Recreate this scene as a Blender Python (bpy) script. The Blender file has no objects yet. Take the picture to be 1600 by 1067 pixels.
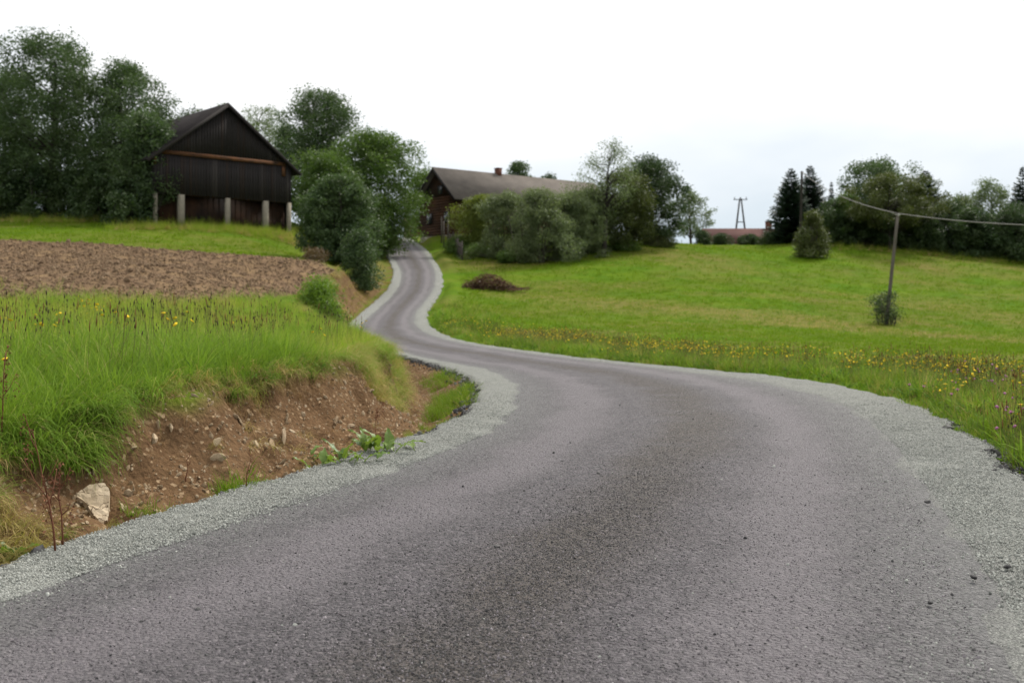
import bpy, math, random
import numpy as np
from mathutils import Vector, Matrix

random.seed(7)
RNG = np.random.default_rng(7)
scene = bpy.context.scene
COL = scene.collection
R = math.radians

# ------------------------------------------------------------------ camera, sky, sun, exposure
EYE, HOR, FPX = 1.5, 475.0, 1600.0        # eye height, horizon row and focal length of the 1600 px photograph
cam_d = bpy.data.cameras.new("camera")
cam = bpy.data.objects.new("camera", cam_d)
COL.objects.link(cam)
cam.location = (0, 0, EYE)
cam.rotation_euler = (R(90), 0, 0)
cam_d.sensor_width = 36
cam_d.lens = 36
cam_d.shift_y = -(533.5 - HOR) / 1600.0
cam_d.clip_start = 0.1
cam_d.clip_end = 5000
cam_d.dof.use_dof = True
cam_d.dof.focus_distance = 6.8
cam_d.dof.aperture_fstop = 2.6
scene.camera = cam

SUN_EL, SUN_AZ = 50.0, 38.0               # azimuth clockwise from +Y (ahead, a little right)
world = bpy.data.worlds.new("World")
scene.world = world
world.use_nodes = True
wn, wl = world.node_tree.nodes, world.node_tree.links
wn.clear()
w_out = wn.new("ShaderNodeOutputWorld")
w_sky = wn.new("ShaderNodeTexSky")
w_sky.sky_type = 'NISHITA'
w_sky.sun_disc = False
w_sky.sun_elevation = R(SUN_EL)
w_sky.sun_rotation = R(SUN_AZ)
w_bg1 = wn.new("ShaderNodeBackground"); w_bg1.inputs[1].default_value = 0.05
w_bg2 = wn.new("ShaderNodeBackground"); w_bg2.inputs[0].default_value = (0.95, 0.975, 1.0, 1); w_bg2.inputs[1].default_value = 0.68
w_tc = wn.new("ShaderNodeTexCoord")
w_map = wn.new("ShaderNodeMapping"); w_map.inputs['Scale'].default_value = (1.0, 1.0, 2.6)
w_no = wn.new("ShaderNodeTexNoise"); w_no.inputs['Scale'].default_value = 1.7; w_no.inputs['Detail'].default_value = 5; w_no.inputs['Roughness'].default_value = 0.5
w_rmp = wn.new("ShaderNodeMapRange")
w_rmp.inputs['From Min'].default_value = 0.50; w_rmp.inputs['From Max'].default_value = 0.80
w_rmp.inputs['To Min'].default_value = 0.0; w_rmp.inputs['To Max'].default_value = 1.0
w_cl = wn.new("ShaderNodeMix"); w_cl.data_type = 'RGBA'
w_cl.inputs[6].default_value = (0.56, 0.645, 0.72, 1); w_cl.inputs[7].default_value = (1.0, 1.0, 1.0, 1)
w_mix = wn.new("ShaderNodeMixShader")
wl.new(w_tc.outputs['Generated'], w_map.inputs[0]); wl.new(w_map.outputs[0], w_no.inputs['Vector'])
w_sep = wn.new("ShaderNodeSeparateXYZ"); wl.new(w_tc.outputs['Generated'], w_sep.inputs[0])
w_ma = wn.new("ShaderNodeMath"); w_ma.operation = 'MULTIPLY_ADD'; w_ma.inputs[1].default_value = 0.9
wl.new(w_no.outputs[0], w_ma.inputs[0]); wl.new(w_sep.outputs[2], w_ma.inputs[2])
wl.new(w_ma.outputs[0], w_rmp.inputs[0]); wl.new(w_rmp.outputs[0], w_cl.inputs[0]); wl.new(w_cl.outputs[2], w_bg2.inputs[0]); w_mix.inputs[0].default_value = 0.93
wl.new(w_sky.outputs[0], w_bg1.inputs[0]); wl.new(w_bg1.outputs[0], w_mix.inputs[1]); wl.new(w_bg2.outputs[0], w_mix.inputs[2])
wl.new(w_mix.outputs[0], w_out.inputs[0])

sun_d = bpy.data.lights.new("sun", 'SUN')
sun_d.energy = 2.4
sun_d.angle = R(12)
sun_d.color = (1.0, 0.95, 0.87)
sun = bpy.data.objects.new("sun", sun_d)
COL.objects.link(sun)
_sd = Vector((math.sin(R(SUN_AZ)) * math.cos(R(SUN_EL)), math.cos(R(SUN_AZ)) * math.cos(R(SUN_EL)), math.sin(R(SUN_EL))))
sun.rotation_euler = _sd.to_track_quat('Z', 'Y').to_euler()
sun.location = (20, 40, 60)

scene.view_settings.view_transform = 'Standard'
scene.view_settings.look = 'None'
scene.view_settings.gamma = 1
scene.view_settings.exposure = 0.85
scene.view_settings.use_curve_mapping = False
scene.render.engine = 'CYCLES'
scene.cycles.use_denoising = True
scene.cycles.denoising_input_passes = 'RGB_ALBEDO_NORMAL'
scene.cycles.denoising_prefilter = 'ACCURATE'
scene.cycles.max_bounces = 6
scene.cycles.diffuse_bounces = 3
scene.cycles.transmission_bounces = 4
scene.cycles.transparent_max_bounces = 4
scene.cycles.caustics_reflective = False
scene.cycles.caustics_refractive = False

# ------------------------------------------------------------------ helpers
def sstep(a, b, x):
    t = np.clip((np.asarray(x, float) - a) / (b - a), 0, 1)
    return t * t * (3 - 2 * t)

def _hash(ix, iy, s):
    h = (ix.astype(np.int64) * 374761393 + iy.astype(np.int64) * 668265263 + s * 1442695041) & 0xffffffff
    h = ((h ^ (h >> 13)) * 1274126177) & 0xffffffff
    return ((h ^ (h >> 16)) & 0xffff) / 65535.0

def vnoise(x, y, s=0):
    x = np.asarray(x, float); y = np.asarray(y, float)
    ix, iy = np.floor(x), np.floor(y)
    fx, fy = x - ix, y - iy
    fx = fx * fx * (3 - 2 * fx); fy = fy * fy * (3 - 2 * fy)
    a = _hash(ix, iy, s); b = _hash(ix + 1, iy, s); c = _hash(ix, iy + 1, s); d = _hash(ix + 1, iy + 1, s)
    return (a + (b - a) * fx) * (1 - fy) + (c + (d - c) * fx) * fy

def fbm(x, y, o=4, s=0):
    v = 0; a = 0.5; n = 0
    for i in range(o):
        v = v + a * vnoise(x * 2 ** i, y * 2 ** i, s + i * 17); n += a; a *= 0.5
    return v / n                            # 0..1

def pix(u, v, d):
    """World point at depth d (metres ahead) for a pixel of the photograph."""
    return Vector(((u - 800) / FPX * d, d, EYE + (HOR - v) / FPX * d))

def mesh_np(name, verts, faces, attrs=None, smooth=False):
    """faces: list of (n,k) int arrays. attrs: point float attributes."""
    me = bpy.data.meshes.new(name)
    verts = np.ascontiguousarray(verts, dtype=np.float32)
    if isinstance(faces, np.ndarray):
        faces = [faces]
    faces = [f for f in faces if len(f)]
    tot = np.concatenate([np.full(len(f), f.shape[1], np.int32) for f in faces])
    idx = np.concatenate([np.asarray(f, np.int32).ravel() for f in faces])
    me.vertices.add(len(verts)); me.vertices.foreach_set("co", verts.ravel())
    me.loops.add(len(idx)); me.loops.foreach_set("vertex_index", idx)
    me.polygons.add(len(tot))
    st = np.concatenate(([0], np.cumsum(tot)[:-1])).astype(np.int32)
    me.polygons.foreach_set("loop_start", st)
    me.polygons.foreach_set("loop_total", tot)
    if smooth:
        me.polygons.foreach_set("use_smooth", np.ones(len(tot), bool))
    if attrs:
        for k, a in attrs.items():
            at = me.attributes.new(k, 'FLOAT', 'POINT')
            at.data.foreach_set("value", np.ascontiguousarray(a, dtype=np.float32))
    me.update(calc_edges=True)
    return me

class MB:
    """Collects simple shapes into one mesh."""
    def __init__(self):
        self.v = []; self.f = {3: [], 4: []}; self.n = 0; self.a = []
    def add(self, verts, faces, val=0.5):
        verts = np.asarray(verts, float); 
        for f in faces:
            self.f.setdefault(len(f), []).append([i + self.n for i in f])
        self.v.append(verts); self.n += len(verts)
        self.a.append(np.full(len(verts), val) if np.isscalar(val) else np.asarray(val, float))
    def box(self, c, s, m=None, val=0.5):
        c = np.array(c, float); s = np.array(s, float) / 2
        v = np.array([[x, y, z] for x in (-1, 1) for y in (-1, 1) for z in (-1, 1)], float) * s
        if m is not None: v = v @ np.array(m).T
        self.add(v + c, [(0, 1, 3, 2), (4, 6, 7, 5), (0, 4, 5, 1), (2, 3, 7, 6), (0, 2, 6, 4), (1, 5, 7, 3)], val)
    def tube(self, pts, rad, n=5, val=0.5, cap=True):
        pts = np.asarray(pts, float); k = len(pts)
        rad = np.full(k, rad) if np.isscalar(rad) else np.asarray(rad, float)
        tg = np.gradient(pts, axis=0); tg /= (np.linalg.norm(tg, axis=1, keepdims=True) + 1e-9)
        ref = np.array([0.31, 0.17, 0.93]) if abs(tg[0][2]) < 0.9 else np.array([1.0, 0.1, 0.05])
        a = np.cross(tg, ref); a /= (np.linalg.norm(a, axis=1, keepdims=True) + 1e-9)
        b = np.cross(tg, a)
        th = np.arange(n) * 2 * math.pi / n
        v = pts[:, None, :] + rad[:, None, None] * (np.cos(th)[None, :, None] * a[:, None, :] + np.sin(th)[None, :, None] * b[:, None, :])
        f = [(i * n + j, i * n + (j + 1) % n, (i + 1) * n + (j + 1) % n, (i + 1) * n + j) for i in range(k - 1) for j in range(n)]
        if cap:
            f.append(tuple(range(n))[::-1]); f.append(tuple((k - 1) * n + j for j in range(n)))
        self.add(v.reshape(-1, 3), f, val)
    def mesh(self, name, smooth=False):
        fs = [np.array(x, np.int32) for k, x in self.f.items() if x]
        return mesh_np(name, np.concatenate(self.v), fs, {"var": np.concatenate(self.a)}, smooth)

def obj(name, me, mat=None, parent=None, loc=None, kind=None):
    o = bpy.data.objects.new(name, me); COL.objects.link(o)
    if mat is not None and me is not None:
        if len(me.materials) == 0: me.materials.append(mat)
    if parent is not None: o.parent = parent
    if loc is not None: o.location = loc
    if kind: o["kind"] = kind
    return o

def thing(name, label, cat, loc=(0, 0, 0), group=None, rz=0):
    o = bpy.data.objects.new(name, None); COL.objects.link(o)
    o.location = loc; o.rotation_euler = (0, 0, rz)
    o.empty_display_size = 0.3
    return tag(o, label, cat, group)

def tag(o, label, cat, group=None):
    o["label"] = label; o["category"] = cat
    if group: o["group"] = group
    return o

# ------------------------------------------------------------------ materials
class NT:
    def __init__(self, name):
        self.m = bpy.data.materials.new(name); self.m.use_nodes = True
        self.t = self.m.node_tree; self.n = self.t.nodes; self.l = self.t.links
        self.n.clear()
        self.out = self.n.new("ShaderNodeOutputMaterial")
        self.b = self.n.new("ShaderNodeBsdfPrincipled")
        self.l.new(self.b.outputs[0], self.out.inputs[0])
    def put(self, sock, v):
        if isinstance(v, bpy.types.NodeSocket): self.l.new(v, sock)
        elif v is not None:
            if hasattr(sock.default_value, "__len__") and len(sock.default_value) == 4 and len(v) == 3: v = (*v, 1)
            sock.default_value = v
    def attr(self, k):
        n = self.n.new("ShaderNodeAttribute"); n.attribute_name = k; return n.outputs['Fac']
    def pos(self):
        return self.n.new("ShaderNodeNewGeometry").outputs['Position']
    def objco(self):
        return self.n.new("ShaderNodeTexCoord").outputs['Object']
    def rand(self):
        return self.n.new("ShaderNodeObjectInfo").outputs['Random']
    def noise(self, scale, detail=3, rough=0.55, vec=None, stretch=None, out=0):
        n = self.n.new("ShaderNodeTexNoise"); n.inputs['Scale'].default_value = scale
        n.inputs['Detail'].default_value = detail; n.inputs['Roughness'].default_value = rough
        vec = vec or self.pos()
        if stretch:
            mp = self.n.new("ShaderNodeMapping"); mp.inputs['Scale'].default_value = stretch
            self.l.new(vec, mp.inputs[0]); vec = mp.outputs[0]
        self.l.new(vec, n.inputs['Vector'])
        return n.outputs[out]
    def voro(self, scale, out='Distance', vec=None, feat='F1'):
        n = self.n.new("ShaderNodeTexVoronoi"); n.feature = feat; n.inputs['Scale'].default_value = scale
        self.l.new(vec or self.pos(), n.inputs['Vector'])
        return n.outputs[out]
    def ramp(self, f, a, b, lo=0.0, hi=1.0, smooth=False):
        n = self.n.new("ShaderNodeMapRange")
        if smooth: n.interpolation_type = 'SMOOTHSTEP'
        n.inputs['From Min'].default_value = a; n.inputs['From Max'].default_value = b
        n.inputs['To Min'].default_value = lo; n.inputs['To Max'].default_value = hi
        self.put(n.inputs[0], f); return n.outputs[0]
    def mix(self, f, a, b, mode='MIX'):
        n = self.n.new("ShaderNodeMix"); n.data_type = 'RGBA'; n.blend_type = mode
        self.put(n.inputs[0], f); self.put(n.inputs[6], a); self.put(n.inputs[7], b)
        return n.outputs[2]
    def math(self, op, a, b=None):
        n = self.n.new("ShaderNodeMath"); n.operation = op
        self.put(n.inputs[0], a)
        if b is not None: self.put(n.inputs[1], b)
        return n.outputs[0]
    def bump(self, h, strength=0.5, dist=0.01):
        n = self.n.new("ShaderNodeBump"); n.inputs['Strength'].default_value = strength
        n.inputs['Distance'].default_value = dist
        self.l.new(h, n.inputs['Height']); self.l.new(n.outputs[0], self.b.inputs['Normal'])
    def fin(self, col, rough=0.9, spec=0.3, trans=None, tcol=None):
        self.put(self.b.inputs['Base Color'], col); self.put(self.b.inputs['Roughness'], rough)
        self.b.inputs['Specular IOR Level'].default_value = spec
        if trans:
            t = self.n.new("ShaderNodeBsdfTranslucent"); self.put(t.inputs[0], tcol if tcol is not None else col)
            mx = self.n.new("ShaderNodeMixShader"); mx.inputs[0].default_value = trans
            self.l.new(self.b.outputs[0], mx.inputs[1]); self.l.new(t.outputs[0], mx.inputs[2])
            self.l.new(mx.outputs[0], self.out.inputs[0])
        return self.m

def m_simple(name, c1, c2, scale, rough=0.9, spec=0.2, bump=0.3, bd=0.01, stretch=None, usevar=0.0):
    t = NT(name)
    f = t.ramp(t.noise(scale, 5, 0.6, t.objco(), stretch), 0.3, 0.7)
    c = t.mix(f, c1, c2)
    if usevar:
        c = t.mix(usevar, c, t.mix(t.attr("var"), (0.0, 0.0, 0.0), (2.0, 2.0, 2.0)), 'MULTIPLY')
    if bump:
        t.bump(t.noise(scale * 4, 4, 0.6, t.objco(), stretch), bump, bd)
    return t.fin(c, rough, spec)

def m_leaf(name, c1, c2, trans=0.3, dead=None):
    """Foliage: varies leaf by leaf and clump by clump."""
    t = NT(name)
    c = t.mix(t.attr("var"), c1, c2)
    n = t.ramp(t.noise(0.55, 3, 0.5), 0.35, 0.65)
    c = t.mix(t.math('MULTIPLY', n, 0.4), c, t.mix(0.5, c2, (0.10, 0.11, 0.03)))
    if dead: c = t.mix(t.ramp(t.attr("var"), 0.93, 1.0), c, dead)
    tc = t.mix(0.5, c, (c2[0] * 1.6, c2[1] * 1.7, c2[2]))
    return t.fin(c, 0.55, 0.35, trans, tc)

def m_blade(name, cA, cB, straw, straw_amt, trans=0.35):
    t = NT(name)
    r = t.rand(); v = t.attr("var")
    c = t.mix(v, cA, cB)
    patch = t.ramp(t.noise(0.7, 3, 0.55), 0.35, 0.65)
    c = t.mix(t.ramp(t.noise(.11, 4, .6), .42, .68, 0, .4), c, (cB[0] * 1.1, cB[1] * .82, cB[2] * 1.3))
    c = t.mix(t.math('MULTIPLY', patch, 0.55), c, cB)
    c = t.mix(1.0, c, t.mix(r, (.62, .66, .60), (1.28, 1.22, 1.25)), 'MULTIPLY')
    s = t.ramp(t.math('ADD', t.math('MULTIPLY', r, 0.6), t.math('MULTIPLY', v, 0.55)), 1.0 - straw_amt, 1.1 - straw_amt)
    c = t.mix(s, c, straw)
    return t.fin(c, 0.75, 0.07, trans, t.mix(0.6, c, (cB[0] * 1.5, cB[1] * 1.5, cB[2] * 0.8)))

# ------------------------------------------------------------------ the road in plan and profile
_ZY = [-30, 0, 28, 36, 45, 50, 60, 70, 80, 95, 110, 120, 130, 142, 160, 220]
_ZZ = [0, 0, 0, .1, .35, .55, 1.2, 2.2, 3.4, 5.4, 7.6, 9.0, 9.95, 10.4, 10.4, 10.0]
_XLO = [(-30, -12.), (-6, -5.6), (2, -3.75), (5.74, -2.87), (7.74, -2.37), (8.5, -2.02), (10.1, -1.52), (12.3, -.85), (14.5, -.5), (17.8, -.53), (20.9, -.85),
        (24, -1.5), (27.6, -2.6), (30, -3.45), (36, -6.0), (41, -7.0), (45.5, -7.5), (51, -8.0), (59, -8.5), (68, -8.7), (72, -8.75), (84, -9.6), (95, -11.3), (104, -12.9), (117, -15.6), (130, -18.), (160, -22), (220, -30)]
_XRO = [(-30, -3.5), (-6, 0.5), (2, 2.75), (6.5, 3.85), (8.57, 4.29), (10.7, 4.93), (13, 5.5), (16, 6.05), (18.5, 6.05), (21.2, 5.3), (22.9, 4.4), (25.3, 3.2), (28.2, 1.76),
        (32, 0), (36, -1.6), (41, -2.8), (48, -4.0), (57, -4.8), (65, -4.9), (74, -5.0), (86, -5.9), (104, -8.4), (117, -11.), (130, -13.4), (160, -17.5), (220, -25)]
_XLA = [(-30, -11.2), (-6, -5.1), (2, -3.35), (5.14, -2.57), (5.93, -2.22), (7.16, -1.79), (7.9, -1.49), (8.8, -1.1), (10.4, -.65), (11.7, -.22), (14.5, .09), (18.5, .17), (21.8, -.14),
        (24.5, -.92), (26.7, -1.9), (30, -2.95), (36, -5.45), (41, -6.4), (45.5, -6.9), (51, -7.3), (59, -7.75), (68, -7.95), (72, -8.), (84, -8.95), (95, -10.7), (104, -12.4), (117, -15.1), (130, -17.6), (160, -21.6), (220, -29.6)]
_XRA = [(-30, -4.7), (-6, -.6), (2, 1.35), (4.05, 1.95), (5.05, 2.3), (7.4, 3.0), (9.8, 3.67), (13.7, 4.6), (17.1, 4.9), (20.5, 4.45), (24, 3.15), (28.2, 1.35), (32, -.4), (36, -2.1),
        (41, -3.4), (48, -4.65), (57, -5.45), (65, -5.5), (74, -5.6), (86, -6.45), (104, -8.9), (117, -11.5), (130, -13.9), (160, -18), (220, -25.5)]
_FY = np.arange(-30, 220.01, 0.1)

def _curve(pts, soft=1.0):
    p = np.array(pts); raw = np.interp(_FY, p[:, 0], p[:, 1]); out = raw.copy()
    def g(s):
        k = np.exp(-0.5 * (np.arange(-int(3 * s / .1), int(3 * s / .1) + 1) * .1 / s) ** 2); k /= k.sum()
        pad = len(k) // 2
        return np.convolve(np.pad(raw, pad, mode='edge'), k, 'valid')
    a, b = g(0.8 * soft), g(3.0 * soft)
    w = sstep(24, 40, _FY)
    return a * (1 - w) + b * w

_zr = _curve(list(zip(_ZY, _ZZ)), 1.3)
_cl, _cr, _al, _ar = _curve(_XLO), _curve(_XRO), _curve(_XLA), _curve(_XRA)
_wob = sstep(2, 5, _FY)
_cl = _cl + _wob * ((vnoise(_FY * 1.6, 0 * _FY, 3) - .5) * .16 + (vnoise(_FY * 5, 0 * _FY, 4) - .5) * .08)
_cr = _cr + _wob * ((vnoise(_FY * 1.4, 0 * _FY, 5) - .5) * .22 + (vnoise(_FY * 5, 0 * _FY, 6) - .5) * .10)
def ZR(y): return np.interp(y, _FY, _zr)
def XL(y): return np.interp(y, _FY, _cl)
def XR(y): return np.interp(y, _FY, _cr)
def AL(y): return np.interp(y, _FY, _al)
def AR(y): return np.interp(y, _FY, _ar)

# ------------------------------------------------------------------ terrain: thin-plate surface through surveyed points
CP = [(-4.4, 3, .42), (-3.4, 6, .46), (-3.2, 8, .62), (-2.75, 9.5, .78), (-2.3, 12, .80), (-2.1, 15, .72), (-2.6, 20, .66), (-3.6, 25, .68), (-6.0, 32, .85), (-9.2, 40, 1.3),
      (-5, 8, .74), (-8, 15, .9), (-6, 20, .85), (-10, 24, 1.05), (-8, 30, 1.05), (-14, 28, 1.3), (-15, 8, 1.1), (-12, 2, .8), (-6.5, -5, .45), (-9, -20, .5),
      (6, -5, .0), (5.2, 9, .03), (6.8, 13, .02), (7.4, 18, .0), (5.2, 25, -.02), (1.4, 33, .06), (-1.5, 40, .2), (9, 14, -.05), (12, 25, -.2), (20, 10, -.25), (40, -5, -.3), (8, 38, -.05), (16, 45, -.15)]
for u, v, d in [(0, 475, 35), (250, 478, 35), (440, 481, 36), (0, 420, 48), (300, 425, 48), (470, 440, 46), (0, 375, 62), (250, 390, 62), (460, 405, 62), (520, 415, 64), (240, 352, 79), (455, 368, 85), (350, 360, 80), (0, 341, 85), (100, 345, 84),
                (-200, 375, 62), (-200, 335, 86), (560, 405, 74), (600, 385, 95), (240, 330, 100), (450, 345, 105),
                (1600, 558, 32), (1385, 508, 62), (1600, 482, 75), (1600, 413, 108), (1450, 395, 110), (1300, 380, 112), (1200, 391, 110), (1100, 387, 108), (1000, 378, 108), (900, 470, 66), (900, 422, 84), (1200, 470, 70), (1200, 425, 88), (1000, 520, 46),
                (1270, 403, 98), (750, 402, 97), (850, 412, 90), (940, 402, 94), (690, 366, 114), (720, 385, 104), (700, 440, 80), (800, 450, 76), (1500, 440, 92), (900, 372, 118), (1600, 400, 125), (1150, 384, 130), (1900, 482, 75), (1900, 420, 108)]:
    p = pix(u, v, d); CP.append((p.x, p.y, p.z))
for y in (46, 56, 66, 76, 86, 96, 106, 116, 128, 145):
    CP.append((float(XL(y)) - 2.4, y, float(ZR(y)) + (.75 if y < 80 else .4))); CP.append((float(XR(y)) + 2.0, y, float(ZR(y)) + .1))
CP += [(0, 170, 10.2), (70, 160, 7.2), (-60, 160, 10.5), (90, 60, 1.5), (60, 30, -.3), (0, 420, 7), (300, 300, 4), (-300, 300, 8), (250, 60, 1), (-250, 60, 5), (0, -60, 0), (-200, -60, 1), (200, -60, -1), (0, 900, 4), (600, 600, 3), (-600, 600, 5)]
CP = np.array(CP, float)
_S = 20.0
def _U(r2): return np.where(r2 > 1e-12, 0.5 * r2 * np.log(r2 + 1e-12), 0)
_P = CP[:, :2] / _S
_n = len(CP)
_K = _U(((_P[:, None] - _P[None]) ** 2).sum(-1)) + np.eye(_n) * 0.004
_A = np.zeros((_n + 3, _n + 3)); _A[:_n, :_n] = _K; _A[:_n, _n:] = np.c_[np.ones(_n), _P]; _A[_n:, :_n] = _A[:_n, _n:].T
_W = np.linalg.solve(_A, np.r_[CP[:, 2], 0, 0, 0])
def base_z(x, y):
    x = np.asarray(x, float); y = np.asarray(y, float); sh = x.shape
    q = np.c_[x.ravel(), y.ravel()] / _S; out = np.empty(len(q))
    for i in range(0, len(q), 20000):
        c = q[i:i + 20000]
        out[i:i + 20000] = _U(((c[:, None] - _P[None]) ** 2).sum(-1)) @ _W[:_n] + _W[_n] + c @ _W[_n + 1:]
    return out.reshape(sh)

def _foot(y): return np.interp(y, [0, 11, 13.5, 16, 22, 28, 34, 42, 60], [.12, .12, .45, .95, 1.05, .9, .5, .3, .3])
def _bankw(y): return np.interp(y, [0, 6, 9, 12, 16, 25, 35, 45, 70, 90], [.9, .95, 1.05, 1.2, .9, .9, 1.0, 1.5, 1.8, 2.4])
def _ditch(y): return np.interp(y, [0, 11, 13.5, 16, 22, 28, 36, 50], [.07, .07, .2, .34, .36, .28, .14, .1])

PL_LO = [(-60, 35.5), (-17, 35.2), (-8.5, 36.5), (-6, 40)]
def plough_mask(x, y):
    lo = np.interp(x, [-60, -18, -9, -7], [34.6, 35.0, 36.6, 41]) + (fbm(x * .5, y * .5, 3, 71) - .5) * 2.0
    hi = np.interp(x, [-60, -31, -21, -13, -9], [63, 62.5, 62.5, 63, 62]) + (fbm(x * .6, y * .6, 3, 72) - .5) * 1.6
    edge = np.interp(y, [34, 40, 48, 56, 64], [-8.6, -10.4, -10.4, -10.0, -10.2]) + (fbm(x * .7, y * .7, 3, 73) - .5) * 1.6
    return sstep(0, .9, y - lo) * sstep(0, .8, hi - y) * sstep(0, 1.0, edge - x)

def terrain(x, y, detail=True):
    """height, soil mask, plough mask"""
    x = np.asarray(x, float); y = np.asarray(y, float)
    b = base_z(x, y); yc = np.clip(y, -30, 215)
    zr = ZR(yc); tl = XL(yc) - x; tr = x - XR(yc)
    f = _foot(yc); w = _bankw(yc); dd = _ditch(yc)
    jag = (fbm(x * .0 + yc * 1.3, 0 * x, 3, 21) - .5) * 1.15 * sstep(3, 6, yc)
    w = w + jag * .7
    b = b + (fbm(x * .35, y * .35, 3, 11) - .5) * .12 * sstep(.5, 3, np.maximum(tl, tr))
    low = zr - dd
    zl = zr - .03 + (low - zr + .03) * sstep(0, np.maximum(f, .1), tl)
    k = np.clip((tl - f) / np.maximum(w, .2), 0, 1)
    kk = np.where(yc < 45, (.5 + .2 * vnoise(yc * .9, 0 * yc, 23)) * k ** .85 + (.5 - .2 * vnoise(yc * .9, 0 * yc, 23)) * sstep(.52, .98, k), k * k * (3 - 2 * k))
    z_left = np.where(tl < f, zl, low + (b - low) * kk)
    z_right = zr - .04 + (b - zr + .04) * sstep(0, 1.1, tr) - .05 * np.exp(-((tr - .25) / .2) ** 2)
    inside = (tl <= 0) & (tr <= 0)
    z = np.where(tl > 0, z_left, np.where(tr > 0, z_right, zr - .10 - .0 * x))
    z = np.where(inside, zr - .10 + .06 * np.exp(-np.minimum(-tl, -tr) / .03), z)
    slope = sstep(.02, .12, k) * (1 - sstep(.80, 1.06, k)) * (tl > 0)
    inditch = (tl > 0) * sstep(.05, .3, tl) * (1 - sstep(.05, .3, tl - f)) * sstep(12, 14, yc) * (1 - sstep(30, 34, yc))
    far = 1 - sstep(34, 40, yc) * (1 - .95 * sstep(42, 48, yc)) - .6 * sstep(72, 90, yc)
    soil = np.clip(np.maximum(slope, inditch) * far + sstep(.0, .05, tl) * (1 - sstep(.1, .35, tl)) * .8 * (tl > 0), 0, 1)
    pm = plough_mask(x, y)
    if detail:
        rough = (fbm(x * 3.2, y * 3.2, 5, 31) - .5) * .26 + (fbm(x * 11, y * 11, 3, 33) - .5) * .10
        z = z + slope * (y < 40) * rough
        gul = (np.abs(fbm(yc * 2.3 + x * .6, x * .5, 3, 41) - .5) * 2) 
        z = z - slope * (y < 40) * .16 * np.clip(.35 - gul, 0, 1) 
        z = z + inditch * ((fbm(x * 6, y * 6, 4, 51) - .5) * .08)
        z = z + pm * ((fbm(x * 1.3, y * 1.3, 4, 61) - .5) * .30 + np.sin((y * .98 + x * .12) * 5.2 + fbm(x * .4, y * .4, 2, 62) * 6) * .05)
    return z, soil, pm

def gz(x, y):
    return float(terrain(np.array([x]), np.array([y]), False)[0][0])

def axis(parts):
    out = [np.array([parts[0][0]])]
    for a, b, s in parts:
        n = max(1, int(round((b - a) / s))); out.append(np.linspace(a, b, n + 1)[1:])
    return np.concatenate(out)
gx = np.unique(np.concatenate([-np.geomspace(42, 1500, 16)[::-1], axis([(-42, -9, .36), (-9, -5, .16), (-5, 2.4, .055), (2.4, 8, .11), (8, 16, .3), (16, 62, .75)]), np.geomspace(63, 1500, 16)]))
gy = np.unique(np.concatenate([-np.geomspace(4, 900, 16)[::-1], axis([(-3, 4, .4), (4, 14, .055), (14, 30, .09), (30, 66, .24), (66, 135, .6)]), np.geomspace(136, 2500, 20)]))
GX, GY = np.meshgrid(gx, gy)
GZ, SO, PM = terrain(GX, GY)
ni, nj = GX.shape
ii = np.arange(ni * nj).reshape(ni, nj)
gf = np.stack([ii[:-1, :-1], ii[:-1, 1:], ii[1:, 1:], ii[1:, :-1]], -1).reshape(-1, 4)
# dry, straw-coloured mown swathes of the right-hand field
def dry_mask(x, y):
    a = np.exp(-((y - (68 - .52 * (x - 0))) / 4.0) ** 2) * sstep(-4, 3, x) * (1 - sstep(26, 34, x))
    b = fbm(x * .12, y * .22, 3, 81)
    return np.clip(a * .95 * (.5 + fbm(x * .3, y * .5, 3, 82)) + sstep(.52, .70, b) * .55 * (x > XR(np.clip(y, -30, 215)) + 3), 0, 1)
DR = dry_mask(GX, GY) * (GY > 20)

t = NT("ground")
soil, pl, dry = t.attr("soil"), t.attr("plough"), t.attr("dry")
n1 = t.ramp(t.noise(.35, 4), .35, .65); n2 = t.ramp(t.noise(3.2, 5, .65), .3, .7); n3 = t.noise(28, 5, .7)
grass = t.mix(n1, (.069, .144, .007), (.110, .176, .008))
grass = t.mix(t.math('MULTIPLY', n2, .5), grass, (.052, .100, .006))
big = t.ramp(t.noise(.11, 4, .6), .42, .68)
grass = t.mix(t.math('MULTIPLY', big, .85), grass, (.135, .124, .032))
grass = t.mix(t.math('MULTIPLY', dry, .6), grass, (.165, .135, .045))
sc = t.mix(n2, (.130, .074, .037), (.222, .136, .072))
sc = t.mix(t.ramp(n3, .35, .75), t.mix(.5, sc, (.055, .033, .020)), sc)
sc = t.mix(t.ramp(t.voro(34, 'Color'), .80, .9), sc, (.34, .24, .145))
pc = t.mix(n2, (.112, .072, .044), (.19, .128, .080))
pc = t.mix(t.ramp(t.noise(1.1, 4, .6), .45, .7), pc, (.235, .160, .088))
c = t.mix(soil, grass, sc); c = t.mix(pl, c, pc)
t.bump(t.math('ADD', n3, t.math('MULTIPLY', t.voro(22), .6)), .9, .03)
M_ground = t.fin(c, .95, .03)

me = mesh_np("ground", np.stack([GX, GY, GZ], -1).reshape(-1, 3), gf, {"soil": SO.ravel(), "plough": PM.ravel(), "dry": DR.ravel()}, True)
ground = obj("ground", me, M_ground, kind="structure")

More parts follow.
